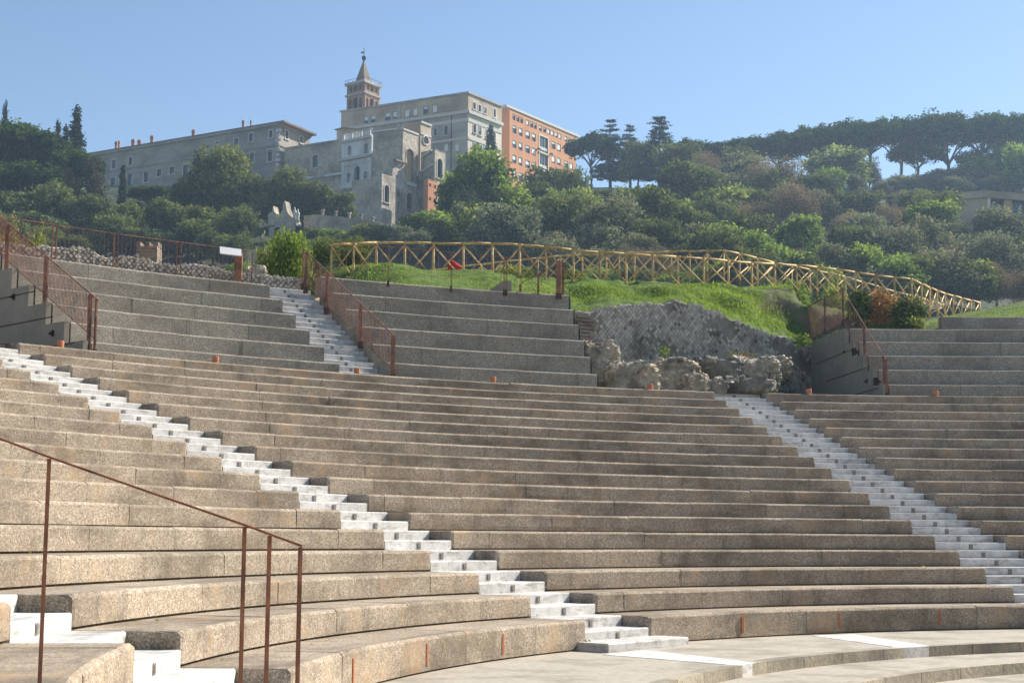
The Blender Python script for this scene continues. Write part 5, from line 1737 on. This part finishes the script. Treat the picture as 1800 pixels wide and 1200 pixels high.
def limbs_mesh(name, trunk_h, r0, branches, mat, lean=0.3, segs=5):
    mb = MB()
    p = [np.array([0, 0, -0.6])]
    dx, dy = random.uniform(-lean, lean), random.uniform(-lean, lean)
    for i in range(1, segs + 1):
        f = i / segs
        p.append(np.array([dx * f * f + random.uniform(-.08, .08), dy * f * f + random.uniform(-.08, .08), trunk_h * f]))
    mb.tube(p, [r0 * (1.25 if i == 0 else 1) * (1 - 0.35 * i / segs) for i in range(segs + 1)], 8)
    top = p[-1]
    for (tx, ty, tz, rr) in branches:
        f = random.uniform(0.78, 1.0)
        b0 = p[0] + (top - p[0]) * f if f < 1 else top
        b0 = np.array([np.interp(f, np.linspace(0, 1, len(p)), [q[k] for q in p]) for k in range(3)])
        e = np.array([tx, ty, tz])
        m1 = b0 + (e - b0) * 0.4 + np.array([0, 0, 0.08 * (tz - b0[2])]) + np.array([random.uniform(-.2, .2), random.uniform(-.2, .2), 0])
        m2 = b0 + (e - b0) * 0.75 + np.array([random.uniform(-.2, .2), random.uniform(-.2, .2), 0.06 * (tz - b0[2])])
        mb.tube([b0, m1, m2, e], [rr, rr * 0.75, rr * 0.5, rr * 0.2], 6)
    me = mb.mesh(name, True)
    me.materials.append(mat)
    return me


U = random.uniform
PROTO = {}


def add_proto(kind, crown, trunk, w, h):
    PROTO.setdefault(kind, []).append((crown, trunk, w, h))


# umbrella pines: dome on bare forked limbs (native 12 wide, 15 high)
for v in range(4):
    deep = (3.2, 4.2, 3.6, 4.8)[v]
    bl = []
    for k in range(15):
        a, rr = U(0, 6.28), 4.4 * math.sqrt(U(0, 1))
        bl.append(((rr * math.cos(a), rr * math.sin(a), 12.6 - deep * 0.3 - 0.085 * rr * rr + U(-.35, .35)), (U(1.5, 2.2), U(1.5, 2.2), deep * U(0.42, 0.6)), U(0.25, 0.65)))
    for k in range(6):
        a = 6.28 * k / 6 + U(-.3, .3)
        bl.append(((4.4 * math.cos(a), 4.4 * math.sin(a), 11.3 - deep * 0.35 + U(-.5, .3)), (1.6, 1.6, deep * 0.36), U(0.2, 0.5)))
    cm = crown_mesh('pine_crown', bl, 1.7, 9, (0.30, 0.30, 0.22), 0.27, 0.2, 0.6, -0.55, M['L_pine'])
    br = [(3.6 * math.cos(a), 3.6 * math.sin(a), 11.2 - deep * 0.45, 0.17) for a in np.linspace(0, 6.28, 8)[:-1] + U(0, 1)] + [(0.5, 0.2, 11.8, 0.2)]
    add_proto('pine', cm, limbs_mesh('pine_trunk', (7.2, 6.0, 6.8, 5.5)[v], 0.34, br, M['pinebark'], 0.9), 12.4, 14.0)
# round-crowned trees (native 9 wide, 10 high)
def round_tree(kind, leaf, n_blob, size, per_area, per, spread=(3.0, 3.0), tone=(0.1, 0.85), trunk=2.2, sig=0.32, h=10.0, vs=3, inner=0.72, squat=1.0, br_=True):
    for v in range(vs):
        bl = []
        for k in range(n_blob):
            a = U(0, 6.28)
            z = 3.4 + (h - 5.2) * (k + 0.5) / n_blob * 1.0
            env = math.sin(math.pi * min(0.98, max(0.12, (z - 1.0) / (h - 0.6)))) ** 0.7
            rr = spread[0] * env * math.sqrt(U(0.05, 1)) * 0.85
            q = U(1.2, 2.1) * (0.7 + 0.5 * env)
            bl.append(((rr * math.cos(a), rr * math.sin(a), z), (q, q, q * U(0.7, 1.0) * squat), U(*tone)))
        bl.append(((0, 0, h * 0.5), (2.2, 2.2, h * 0.3), 0.25))
        for k in range(4):
            a = U(0, 6.28); bl.append(((2.4 * math.cos(a), 2.4 * math.sin(a), 2.4 + U(0, .8)), (1.4, 1.4, 1.1), U(tone[0], tone[1] * 0.8)))
        cm = crown_mesh(kind + '_crown', bl, per_area, per, sig, size, 0.0, inner, -2, M[leaf])
        br = [(2.6 * math.cos(a), 2.6 * math.sin(a), U(4, h - 2.5), 0.13) for a in np.linspace(0, 6.28, 7)[:-1]] + [(0.2, 0.1, h - 1.5, 0.15)]
        add_proto(kind, cm, limbs_mesh(kind + '_trunk', trunk, 0.28, br, M['bark'], 0.4), 8.6, h)


round_tree('oak', 'L_oak', 14, 0.29, 1.25, 9)
round_tree('green', 'L_green', 14, 0.31, 1.2, 8)
round_tree('lime', 'L_lime', 13, 0.30, 1.1, 8)
round_tree('olive', 'L_olive', 16, 0.25, 1.35, 8, tone=(0.08, 0.9), sig=0.36)
round_tree('bare', 'L_bare', 15, 0.14, 2.0, 7, sig=0.45, tone=(0.3, 0.8), inner=0.35)
round_tree('yellow', 'L_yellow', 11, 0.2, 1.6, 7, vs=1)
# cypress (native 2.4 wide, 14 high)
for v in range(2):
    bl = []
    for k in range(20):
        z = 1.2 + 12.2 * k / 19
        env = (1.15 * (1 - ((z - 4.5) / 10.5) ** 2) if z > 4.5 else 1.15 * (0.6 + 0.4 * z / 4.5))
        for q in range(2):
            bl.append(((U(-.3, .3) * env, U(-.3, .3) * env, z), (max(0.25, env) * U(0.75, 1.0), max(0.25, env) * U(0.75, 1.0), 0.9), U(0.2, 0.6)))
    cm = crown_mesh('cypress_crown', bl, 2.2, 8, (0.14, 0.14, 0.24), 0.20, 0, 0.7, -2, M['L_cypress'])
    add_proto('cypress', cm, limbs_mesh('cypress_trunk', 3.0, 0.2, [], M['bark'], 0.05), 2.4, 14.0)
# brown conical conifers (native 6 wide, 13 high)
for v in range(2):
    bl = []
    for k in range(22):
        z = 1.5 + 10.8 * k / 21
        env = 2.7 * (1 - z / 13.6) ** 0.75
        a = U(0, 6.28)
        bl.append(((env * .55 * math.cos(a), env * .55 * math.sin(a), z), (env * .62 + .25, env * .62 + .25, 1.0), U(0.2, 0.75)))
    cm = crown_mesh('conifer_crown', bl, 2.2, 8, (0.28, 0.28, 0.34), 0.2, 0, 0.65, -2, M['L_brown'])
    add_proto('conifer', cm, limbs_mesh('conifer_trunk', 11.0, 0.26, [], M['bark'], 0.1), 6.0, 13.2)
# cedars: tiers of flat boughs with sky between them (native 8 wide, 17 high)
for v in range(3):
    bl = []
    brs = []
    for k in range(13):
        z = 3.0 + 13.2 * k / 12
        env = 4.0 * (1 - (z - 2.0) / 15.6) ** 0.8 + 0.35
        nb = 6 if k < 9 else 4
        a0_ = U(0, 6.28)
        for q in range(nb):
            if random.random() < 0.16: continue
            a = a0_ + 6.28 * q / nb + U(-.3, .3)
            ln = env * U(0.6, 1.08)
            for f in (0.45, 0.8):
                bl.append(((ln * f * math.cos(a), ln * f * math.sin(a), z + 0.18 * ln * f * (1 if k > 7 else -0.35)), (0.28 * ln + .25, 0.28 * ln + .25, 0.17), U(0.25, 0.65)))
            brs.append((ln * 0.8 * math.cos(a), ln * 0.8 * math.sin(a), z, 0.06))
    cm = crown_mesh('cedar_crown', bl, 2.6, 8, (0.2, 0.2, 0.09), 0.18, 0.4, 0.2, -2, M['L_cedar'])
    mb = MB()
    mb.tube([(0, 0, -0.6), (0.1, 0, 6), (0, 0.1, 12), (0, 0, 17)], [0.34, 0.26, 0.15, 0.03], 7)
    for (x, y, z, r_) in brs: mb.tube([(0, 0, z - 0.15), (x * .5, y * .5, z), (x, y, z + 0.05)], [r_, r_ * .7, r_ * .3], 4, cap=False)
    tm = mb.mesh('cedar_trunk', True); tm.materials.append(M['bark'])
    add_proto('cedar', cm, tm, 8.2, 17.0)
# bushes (native 3 wide, 2.4 high)
for kind, leaf in (('bush', 'L_green'), ('limebush', 'L_lime'), ('greybush', 'L_olive'), ('darkbush', 'L_oak'), ('yellowbush', 'L_yellow')):
    for v in range(2):
        bl = [((U(-.8, .8), U(-.8, .8), U(0.5, 1.7)), (U(.5, .85), U(.5, .85), U(.45, .75)), U(0.2, 0.8)) for k in range(9)]
        cm = crown_mesh(kind + '_crown', bl, 9, 9, 0.14, 0.085, 0, 0.6, -2, M[leaf])
        add_proto(kind, cm, limbs_mesh(kind + '_stem', 0.7, 0.05, [(U(-.6, .6), U(-.6, .6), U(1, 1.8), 0.025) for k in range(5)], M['bark'], 0.1), 2.9, 2.45)

CAT = {'pine': ('umbrella_pine', 'pine'), 'oak': ('evergreen_oak', 'tree'), 'green': ('broadleaf_tree', 'tree'), 'lime': ('yellow_green_tree', 'tree'), 'olive': ('olive_tree', 'olive tree'),
       'bare': ('bare_tree', 'tree'), 'yellow': ('autumn_tree', 'tree'), 'cypress': ('cypress', 'cypress'), 'conifer': ('brown_conifer', 'conifer'), 'cedar': ('cedar', 'cedar'),
       'bush': ('bush', 'bush'), 'limebush': ('bush', 'bush'), 'greybush': ('bush', 'bush'), 'darkbush': ('bush', 'bush'), 'yellowbush': ('bush', 'bush')}
cnt = {}


def ground_hit(px, pb, Yd=None):
    d = ray(px, pb)
    if Yd is None:
        Ys = np.arange(150, 430, 0.5)
        P = d[None, :] * (Ys / d[1])[:, None]
        zt = T(P[:, 0], P[:, 1])
        k = np.nonzero(zt >= P[:, 2])[0]
        Yd = float(Ys[k[0]]) if len(k) else 424.0
    p = d * (Yd / d[1])
    return np.array([p[0], p[1], float(T(p[0], p[1]))])


def tree(kind, px, pb, pt, w, label, group=None, Y=None, sink=0.0):
    """a tree of KIND whose foot, top and crown width were measured in the photograph"""
    b = ground_hit(px, pb, Y)
    top = at_y(px, pt, b[1])[2]
    wid = w / FOC * b[1] * (1.14 if kind == 'pine' else 1.0)
    i = cnt.get(kind, 0); cnt[kind] = i + 1
    cm, tm, wn, hn = PROTO[kind][i % len(PROTO[kind])]
    nm, cat = CAT[kind]
    root = thing(nm, label, cat, (b[0], b[1], b[2] - sink), group)
    h = max(0.5, top - b[2] + sink)
    root.scale = (wid / wn, wid / wn, h / hn)
    root.rotation_euler = (0, 0, random.uniform(0, 6.28))
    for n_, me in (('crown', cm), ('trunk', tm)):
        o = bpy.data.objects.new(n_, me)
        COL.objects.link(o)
        o.parent = root
    return root


TREES = [
    # left slope
    ('pine', 12, 402, 206, 170, 'large umbrella pine with pale trunk at the left edge'),
    ('pine', 72, 400, 238, 130, 'umbrella pine with dense crown, second from the left edge'),
    ('pine', 128, 398, 257, 100, 'umbrella pine with bright green top, beside the palace end'),
    ('pine', 40, 410, 285, 150, 'lower shaded pine under the large left pine'),
    ('cypress', 127, 384, 190, 36, 'tall dark cypress left of the palace, tallest of its group'),
    ('cypress', 110, 384, 222, 26, 'dark cypress touching the tallest one on its left'),
    ('cypress', 95, 384, 214, 24, 'pointed cypress between a short one and the tall group'),
    ('cypress', 80, 384, 232, 18, 'short thin cypress at the left end of the cypress group'),
    ('cypress', 0, 384, 182, 22, 'cypress tip cut by the left edge of the photo'),
    ('conifer', 160, 412, 272, 78, 'broad brown conifer in front of the left end of the palace'),
    ('conifer', 118, 414, 300, 70, 'shaded brown conifer under the pines at left'),
    ('cypress', 213, 384, 290, 17, 'lone slim cypress standing before the palace wall'),
    ('pine', 268, 392, 326, 98, 'low bright green umbrella pine in front of the palace'),
    ('oak', 385, 402, 254, 122, 'big round grey green oak hiding the middle of the palace'),
    ('oak', 332, 404, 308, 70, 'dark rounded oak left of the big grey green oak'),
    ('oak', 452, 402, 300, 84, 'dark leafy oak below the right corner of the palace'),
    ('oak', 505, 398, 290, 66, 'dark ivy clad tree under the end wall of the palace'),
    ('oak', 545, 396, 322, 100, 'deep shaded tree under the brown retaining wall'),
    ('oak', 592, 398, 332, 80, 'shaded tree at the foot of the white loggia'),
    ('oak', 222, 438, 356, 78, 'round holm oak, leftmost of the row above the lattice wall'),
    ('oak', 290, 440, 349, 82, 'round holm oak behind the brick pier'),
    ('oak', 352, 440, 356, 84, 'round holm oak right of the brick pier'),
    ('oak', 418, 444, 364, 84, 'grey green holm oak behind the sign panel'),
    ('oak', 180, 440, 372, 62, 'small holm oak below the brown conifer'),
    ('oak', 60, 440, 372, 120, 'dark undergrowth tree behind the left balustrade'),
    ('bush', 566, 400, 368, 60, 'light green shrub growing on the terrace beside the fountain gable'),
    ('oak', 650, 446, 394, 84, 'grey green oak in front of the terrace wall'),
    ('green', 608, 446, 404, 54, 'small green tree left of the grey green oak by the terrace wall'),
    ('green', 742, 446, 372, 78, 'bright green tree at the foot of the stone house front'),
    # centre
    ('green', 842, 428, 266, 150, 'tall light green tree right of the stair tower'),
    ('green', 795, 420, 298, 80, 'shaded green tree close beside the stair tower'),
    ('green', 892, 430, 326, 110, 'green tree with yellowish side below the orange building'),
    ('oak', 822, 440, 352, 100, 'dark rounded tree low on the central slope'),
    ('oak', 962, 400, 284, 100, 'dark blue green tree in front of the orange building'),
    ('oak', 1004, 404, 296, 74, 'dark tree at the right foot of the orange building'),
    ('oak', 936, 412, 318, 80, 'shaded oak under the middle of the orange building'),
    ('green', 985, 420, 332, 80, 'pale green tree below the right end of the orange building'),
    ('cypress', 861.5, 300, 222, 24, 'dark column cypress against the pale end wall of the beige block', None, 403),
    # ridge, from the orange building to the right
    ('pine', 1040, 326, 232, 92, 'umbrella pine right beside the orange building'),
    ('cedar', 1073, 328, 208, 76, 'tall cedar, leftmost of three on the ridge'),
    ('cedar', 1108, 328, 217, 70, 'cedar with broken top, middle of three on the ridge'),
    ('cedar', 1160, 334, 203, 100, 'tallest cedar on the ridge, right of the broken topped one'),
    ('oak', 1122, 332, 240, 80, 'brownish tree between the two right cedars'),
    ('oak', 1194, 340, 250, 100, 'dark spreading tree right of the tallest cedar'),
    ('pine', 1212, 322, 243, 92, 'flat pine behind the dark spreading tree on the ridge'),
    ('pine', 1262, 322, 247, 84, 'low flat pine in the dip of the ridge line'),
    ('bare', 1242, 352, 262, 74, 'thin brown half bare tree under the dip of the ridge'),
    ('oak', 1290, 340, 255, 80, 'olive brown rounded tree right of the thin brown one'),
    ('bare', 1368, 380, 272, 130, 'large brown bare tree below the line of pines'),
    ('pine', 1310, 322, 241, 112, 'umbrella pine, leftmost of the long line on the ridge'),
    ('pine', 1366, 322, 234, 112, 'umbrella pine behind the large brown bare tree'),
    ('pine', 1424, 322, 221, 116, 'umbrella pine above the yellow green tree, left part'),
    ('pine', 1482, 322, 210, 120, 'umbrella pine above the yellow green tree, right part'),
    ('pine', 1536, 319, 205, 118, 'umbrella pine with upright trunk left of the forked one'),
    ('pine', 1584, 318, 203, 116, 'umbrella pine with forked leaning trunk by the street lamp'),
    ('pine', 1612, 316, 248, 96, 'smaller round pine under the long line of umbrella pines'),
    ('pine', 1668, 315, 194, 132, 'umbrella pine with tall clear forked trunk against the sky'),
    ('pine', 1732, 306, 195, 122, 'umbrella pine with low tuft on its trunk, right of the clear forked one'),
    ('pine', 1782, 304, 198, 110, 'umbrella pine above the dark oaks near the right edge'),
    ('pine', 1836, 302, 200, 110, 'umbrella pine cut by the right edge of the photo'),
    ('lime', 1478, 344, 254, 128, 'large yellow green tree under the pines'),
    ('yellow', 1528, 330, 274, 52, 'small yellow autumn tree beside the large yellow green one'),
    ('oak', 1712, 318, 258, 76, 'dark purplish oak right of the clear forked pine'),
    ('oak', 1772, 318, 240, 84, 'dark oak near the right edge below the pines'),
    ('lime', 1728, 336, 272, 84, 'olive yellow tree above the ochre villa'),
    ('green', 1794, 348, 248, 84, 'tall leafy tree at the right edge above the ochre villa'),
    ('oak', 1645, 322, 296, 50, 'small dark shrubby tree at the foot of the clear forked pine'),
    ('oak', 30, 430, 330, 110, 'dark evergreen in the shade beneath the left edge pines'),
    ('oak', 95, 428, 322, 100, 'dark evergreen below the bright topped pine at left'),
    ('oak', 150, 432, 338, 90, 'dark evergreen at the foot of the broad brown conifer'),
    ('oak', 240, 398, 352, 70, 'low dark shrub tree under the palace windows at left'),
    ('oak', 312, 400, 345, 80, 'low dark shrub tree under the palace balcony'),
    ('oak', 1068, 378, 330, 80, 'dark tree on the slope just under the leftmost cedar'),
    ('oak', 1122, 384, 352, 66, 'dark tree in front of the left end of the dim shed'),
    ('olive', 1172, 388, 354, 60, 'grey green tree in front of the right end of the dim shed'),
    ('oak', 552, 440, 400, 62, 'dark shrub tree right of the fountain gable'),
    ('green', 586, 444, 402, 56, 'green shrub tree at the left end of the terrace wall'),
    # slope
    ('lime', 1258, 432, 330, 122, 'bright yellow green tree in the middle of the slope'),
    ('lime', 1196, 424, 376, 96, 'low yellow green shrubby tree left of the bright one on the slope'),
    ('green', 1100, 430, 384, 110, 'fresh green climbing thicket tree below the dim shed'),
    ('green', 1050, 432, 372, 90, 'light green tree below the leftmost cedar'),
    ('oak', 1330, 410, 330, 120, 'dark rounded oak right of the bright yellow green tree'),
    ('olive', 1402, 392, 326, 104, 'grey green tree below the large yellow green one'),
    ('oak', 1508, 392, 334, 120, 'dark ivy mound with flat bright top on the slope'),
    ('olive', 1300, 352, 300, 90, 'grey green tree left of the large brown bare tree'),
    ('oak', 1410, 400, 350, 90, 'dark tree below the grey green one, middle right slope'),
]
for tr in TREES:
    tree(*tr)

# the olive grove and scrub trees that nothing tells apart
taken = [(t_[1], t_[2], t_[4]) for t_ in TREES]
fill = []
tries = 0
while len(fill) < 92 and tries < 9000:
    tries += 1
    px = random.uniform(820, 1830); pb = random.uniform(352, 486)
    if px < 1090 and pb < 420: continue
    if px < 1230 and pb < 400: continue
    if 1660 < px and 333 < pb and pb - 0.72 * 112 * (0.72 + 0.36 * (pb - 350) / 130) < 388: continue
    w = random.uniform(76, 146) * (0.72 + 0.36 * (pb - 350) / 130)
    if any(abs(px - q[0]) < 0.40 * (w + q[2]) * 0.86 and abs(pb - q[1]) < 20 for q in fill): continue
    fill.append((px, pb, w))
low_ = []
tries = 0
while len(low_) < 44 and tries < 4000:
    tries += 1
    px = random.uniform(980, 1840); pb = random.uniform(486, 566)
    w = random.uniform(84, 120)
    if any(abs(px - q[0]) < 34 and abs(pb - q[1]) < 22 for q in low_): continue
    low_.append((px, pb, w))
fill += low_
fill.sort(key=lambda q: q[1])
for px, pb, w in fill:
    k = random.random()
    if px > 1490: w = min(w, max(46, (pb - 324) / 1.12))
    if k < 0.46:
        tree('olive', px, pb, pb - w * random.uniform(0.85, 1.08), w, 'grey green olive tree among many alike on the slope behind the fences', 'olive trees covering the slope')
    elif k < 0.70:
        tree('oak', px, pb, pb - w * random.uniform(0.85, 1.3 if px < 1490 else 1.05), w, 'dark green scrub oak among the olive trees on the slope', 'scrub oaks among the olive trees')
    elif k < 0.80:
        tree('bare', px, pb, pb - w * random.uniform(0.8, 1.0), w * 0.9, 'thin brownish tree among the olive trees on the slope', 'brownish trees among the olive trees')
    elif k < 0.91:
        tree('green', px, pb, pb - w * random.uniform(0.85, 1.1), w, 'leafy mid green tree among the olive trees on the slope', 'leafy green trees among the olive trees')
    else:
        tree('lime', px, pb, pb - w * random.uniform(0.7, 0.9), w * 0.85, 'small yellow green tree among the olive trees on the slope', 'yellow green trees among the olive trees')
# more olives right under the grassy ridge at right
for k in range(20):
    px = 1548 + k * 13.5 + random.uniform(-5, 5); pb = random.uniform(336, 350)
    if px > 1800: px -= 60
    w = random.uniform(40, 62)
    tree('olive', px, pb, pb - w * 0.66, w, 'small grey olive tree in the band under the grassy ridge', 'small olive trees under the ridge')
# left slope and valley fillers, shaded scrub
for k in range(22):
    px = -20 + k * 36 + random.uniform(-10, 10) if k < 13 else random.uniform(530, 700); pb = random.uniform(452, 476)
    w = random.uniform(58, 92) if k < 13 else random.uniform(42, 58)
    tree('oak', px, pb, pb - w * random.uniform(0.75, 1.0), w, 'shaded dark evergreen shrub tree in the thicket behind the left tiers', 'shaded thicket trees behind the left tiers')
for k in range(16):
    px = random.uniform(700, 1000); pb = random.uniform(440, 480)
    w = random.uniform(60, 95)
    tree('green' if k % 2 else 'olive', px, pb, pb - w * random.uniform(0.7, 0.95), w, 'leafy tree low on the slope behind the front pole fence', 'low trees behind the pole fence')

# near shrubs around the theatre
NEAR = [('bush', 498, 500, 396, 96, 'big leafy light green bush left of the steep stair balustrade', 66), ('limebush', 470, 500, 408, 62, 'yellowish leafy shrub leaning on the big light green bush', 67),
        ('darkbush', 560, 500, 404, 74, 'dark bush behind the top of the steep stair', 70), ('darkbush', 620, 505, 410, 70, 'dark leafy bush behind the first fence posts', 73), ('bush', 530, 498, 415, 60, 'small green bush between the big bush and the dark ones', 68),
        ('yellowbush', 12, 452, 394, 62, 'yellow leaved shrub at the left edge behind the balustrade', 58), ('limebush', 62, 446, 388, 44, 'yellow green shrub second from the left edge', 60),
        ('greybush', 30, 446, 378, 70, 'grey green shrub behind the yellow one at the left edge', 62),
        ('limebush', 905, 508, 462, 70, 'low yellow green weeds behind the front fence, near the concrete stub', 84), ('limebush', 1010, 505, 470, 60, 'yellow green weeds between the two fences', 86),
        ('bush', 1390, 520, 488, 80, 'green weeds between the two fences, right part', 92), ('bush', 1470, 524, 492, 70, 'green weeds behind the front fence above the ivy', 94)]
for k_, px, pb, pt, w, lab, Y in NEAR:
    tree(k_, px, pb, pt, w, lab, None, Y)


# ------------------------------------------------------------------ ivy, creeper and weeds on the bank
def foliage_patch(name, pts, per, sig, size, mat, label, cat, group=None, tone=(0.2, 0.8)):
    V, tn = leaves_at(np.array(pts), per, sig, size, RNG.uniform(tone[0], tone[1], len(pts)))
    me = quads_mesh(name, V, tn); me.materials.append(mat)
    o = put(name, me, None, label=label, cat=cat, group=group)
    return o


def patch_pts(x0, x1, y0, y1, Yb, n, bulge=0.4):
    out_ = []
    for k in range(n):
        px, py = random.uniform(x0, x1), random.uniform(y0, y1)
        f = ((px - (x0 + x1) / 2) / (x1 - x0) * 2) ** 2 + ((py - (y0 + y1) / 2) / (y1 - y0) * 2) ** 2
        if f > 1.15: continue
        out_.append(at_y(px, py, Yb - bulge * (1 - 0.7 * f) + random.uniform(-0.2, 0.2)))
    return out_


foliage_patch('ivy', patch_pts(1492, 1528, 512, 572, 72.2, 240), 9, 0.11, 0.085, M['L_oak'], 'dark ivy patch hanging left of the russet creeper', 'ivy')
foliage_patch('creeper', patch_pts(1524, 1576, 516, 576, 72.4, 260), 7, 0.14, 0.085, M['L_russet'], 'russet orange dried creeper hanging on the bank', 'creeper')
foliage_patch('ivy', patch_pts(1568, 1622, 528, 578, 71.8, 330), 9, 0.13, 0.09, M['L_oak'], 'dark ivy mound right of the russet creeper', 'ivy')
foliage_patch('weeds', patch_pts(1592, 1622, 560, 580, 71.0, 60), 9, 0.12, 0.08, M['L_lime'], 'yellow green weeds at the foot of the right ivy mound', 'weeds')
foliage_patch('weeds', patch_pts(1316, 1372, 655, 678, 66.2, 60, 0.2), 9, 0.10, 0.05, M['L_yellow'], 'dry yellow weeds on the rubble shelf', 'weeds', None, (0.1, 0.7))
foliage_patch('weeds', patch_pts(1275, 1330, 622, 636, 66.0, 40, 0.2), 9, 0.10, 0.05, M['L_yellow'], 'pale dry weeds on top of the broad grey masonry shelf', 'weeds', None, (0.1, 0.6))
foliage_patch('weeds', patch_pts(1400, 1424, 590, 606, 67.5, 34, 0.2), 9, 0.10, 0.07, M['L_green'], 'green weed tuft beside the right end wall', 'weeds')
foliage_patch('weeds', patch_pts(1160, 1180, 612, 624, 62.2, 20, 0.1), 9, 0.07, 0.045, M['L_green'], 'green weed tuft on the flat faced tan block', 'weeds')


foliage_patch('weeds', [pol(R1 - 0.06, STAIRS[1] - HW / R1 - 0.002 + random.uniform(-.004, .004), FLOOR + random.uniform(0.02, 0.16)) for k in range(7)], 8, 0.035, 0.03, M['L_green'], 'tiny green weed beside the foot of the left white stair', 'weeds')
foliage_patch('weeds', [pol(R1 + DEP * 1.45, STAIRS[0] + HW / 22 * random.uniform(0.35, 0.6), Z1 + 0.22 + random.uniform(0, 0.03)) for k in range(4)], 7, 0.02, 0.018, M['L_green'], 'tiny green weed on a step of the nearest white stair', 'weeds')


def litter():
    n = 420
    k = RNG.integers(0, 9, n)
    a = RNG.uniform(-1.5, 0.05, n)
    r = R1 + DEP * (k + 1) - 0.05 - np.abs(RNG.normal(0, 0.22, n))
    P = np.stack([CX + r * np.sin(a), CY + r * np.cos(a), Z1 + RIS * k + 0.012], -1)
    V, tn = leaves_at(P, 1, 0.004, 0.028, RNG.uniform(0, 1, n), 0.85)
    me = quads_mesh('fallen_leaves', V, tn); me.materials.append(M['L_yellow'])
    put('fallen_leaves', me, None, kind='stuff', label='tiny dry leaves scattered along the lower tiers', cat='leaves')


litter()


# ------------------------------------------------------------------ grass
def grass():
    n = 230000
    a = RNG.uniform(-0.495, 0.30, n)
    r = 49.7 + (RNG.uniform(0, 1, n) ** 1.6) * 32
    x = CX + r * np.sin(a); y = CY + r * np.cos(a)
    g = RNG.uniform(0, 1, n)
    # some sit on the bank behind the ruin wall
    k = RNG.uniform(0, 1, n) < 0.30
    ag = RNG.uniform(GAP0 - 0.005, GAP1, n); xg = RNG.uniform(_rwx[0] - 1.5, _rwx[-1] + 0.4, n)
    yg = rw_y(xg) + 0.8 + RNG.uniform(0, 1, n) * 6.0
    x = np.where(k, xg, x); y = np.where(k, yg, y)
    k3 = RNG.uniform(0, 1, n) < 0.10
    a3 = RNG.uniform(-0.16, -0.062, n); r3 = RNG.uniform(53.5, 61, n)
    x = np.where(k3, CX + r3 * np.sin(a3), x); y = np.where(k3, np.maximum(CY + r3 * np.cos(a3), rw_y(x) + 0.8), y)
    # bare patches
    pat = np.sin(x * 0.9 + 1.3 * np.sin(y * 0.6)) + np.sin(y * 1.1 + 1.7 * np.sin(x * 0.45)) + RNG.normal(0, 0.5, n)
    keep = pat > -0.35
    x, y, pat = x[keep], y[keep], pat[keep]
    z = T(x, y)
    n = len(x)
    h = RNG.uniform(0.03, 0.10, n) * np.where(RNG.uniform(0, 1, n) < 0.05, 2.1, 1.0)
    th = RNG.uniform(0, 6.283, n)
    wv = np.stack([np.cos(th), np.sin(th), np.zeros(n)], -1) * RNG.uniform(0.016, 0.038, (n, 1))
    lean = np.stack([RNG.normal(0, 0.4, n), RNG.normal(0, 0.4, n), np.ones(n)], -1) * h[:, None]
    b = np.stack([x, y, z - 0.03], -1)
    V = np.stack([b - wv, b + wv, b + lean], 1).reshape(-1, 3)
    t_ = np.clip(0.45 + 0.16 * pat + RNG.normal(0, 0.2, n), 0, 1)
    me = quads_mesh('grass', V, t_, 3)
    me.materials.append(M['L_grass'])
    o = put('grass', me, None, label='bright green grass on the bank above the tiers', cat='grass', kind='stuff')


grass()

# ------------------------------------------------------------------ haze
mb = MB()
mb.box((0, 250, 68), (330, 0, 0), (0, 290, 0), (0, 0, 73))
hz, t, out = nt('haze_air')
pv = N(t, 'ShaderNodeVolumePrincipled')
pv.inputs['Color'].default_value = (0.55, 0.76, 1.0, 1)
pv.inputs['Density'].default_value = 0.00027
pv.inputs['Anisotropy'].default_value = 0.35
t.links.new(pv.outputs[0], out.inputs['Volume'])
put('haze', mb, hz, kind='stuff', label='thin blue haze filling the air over the valley', cat='haze')
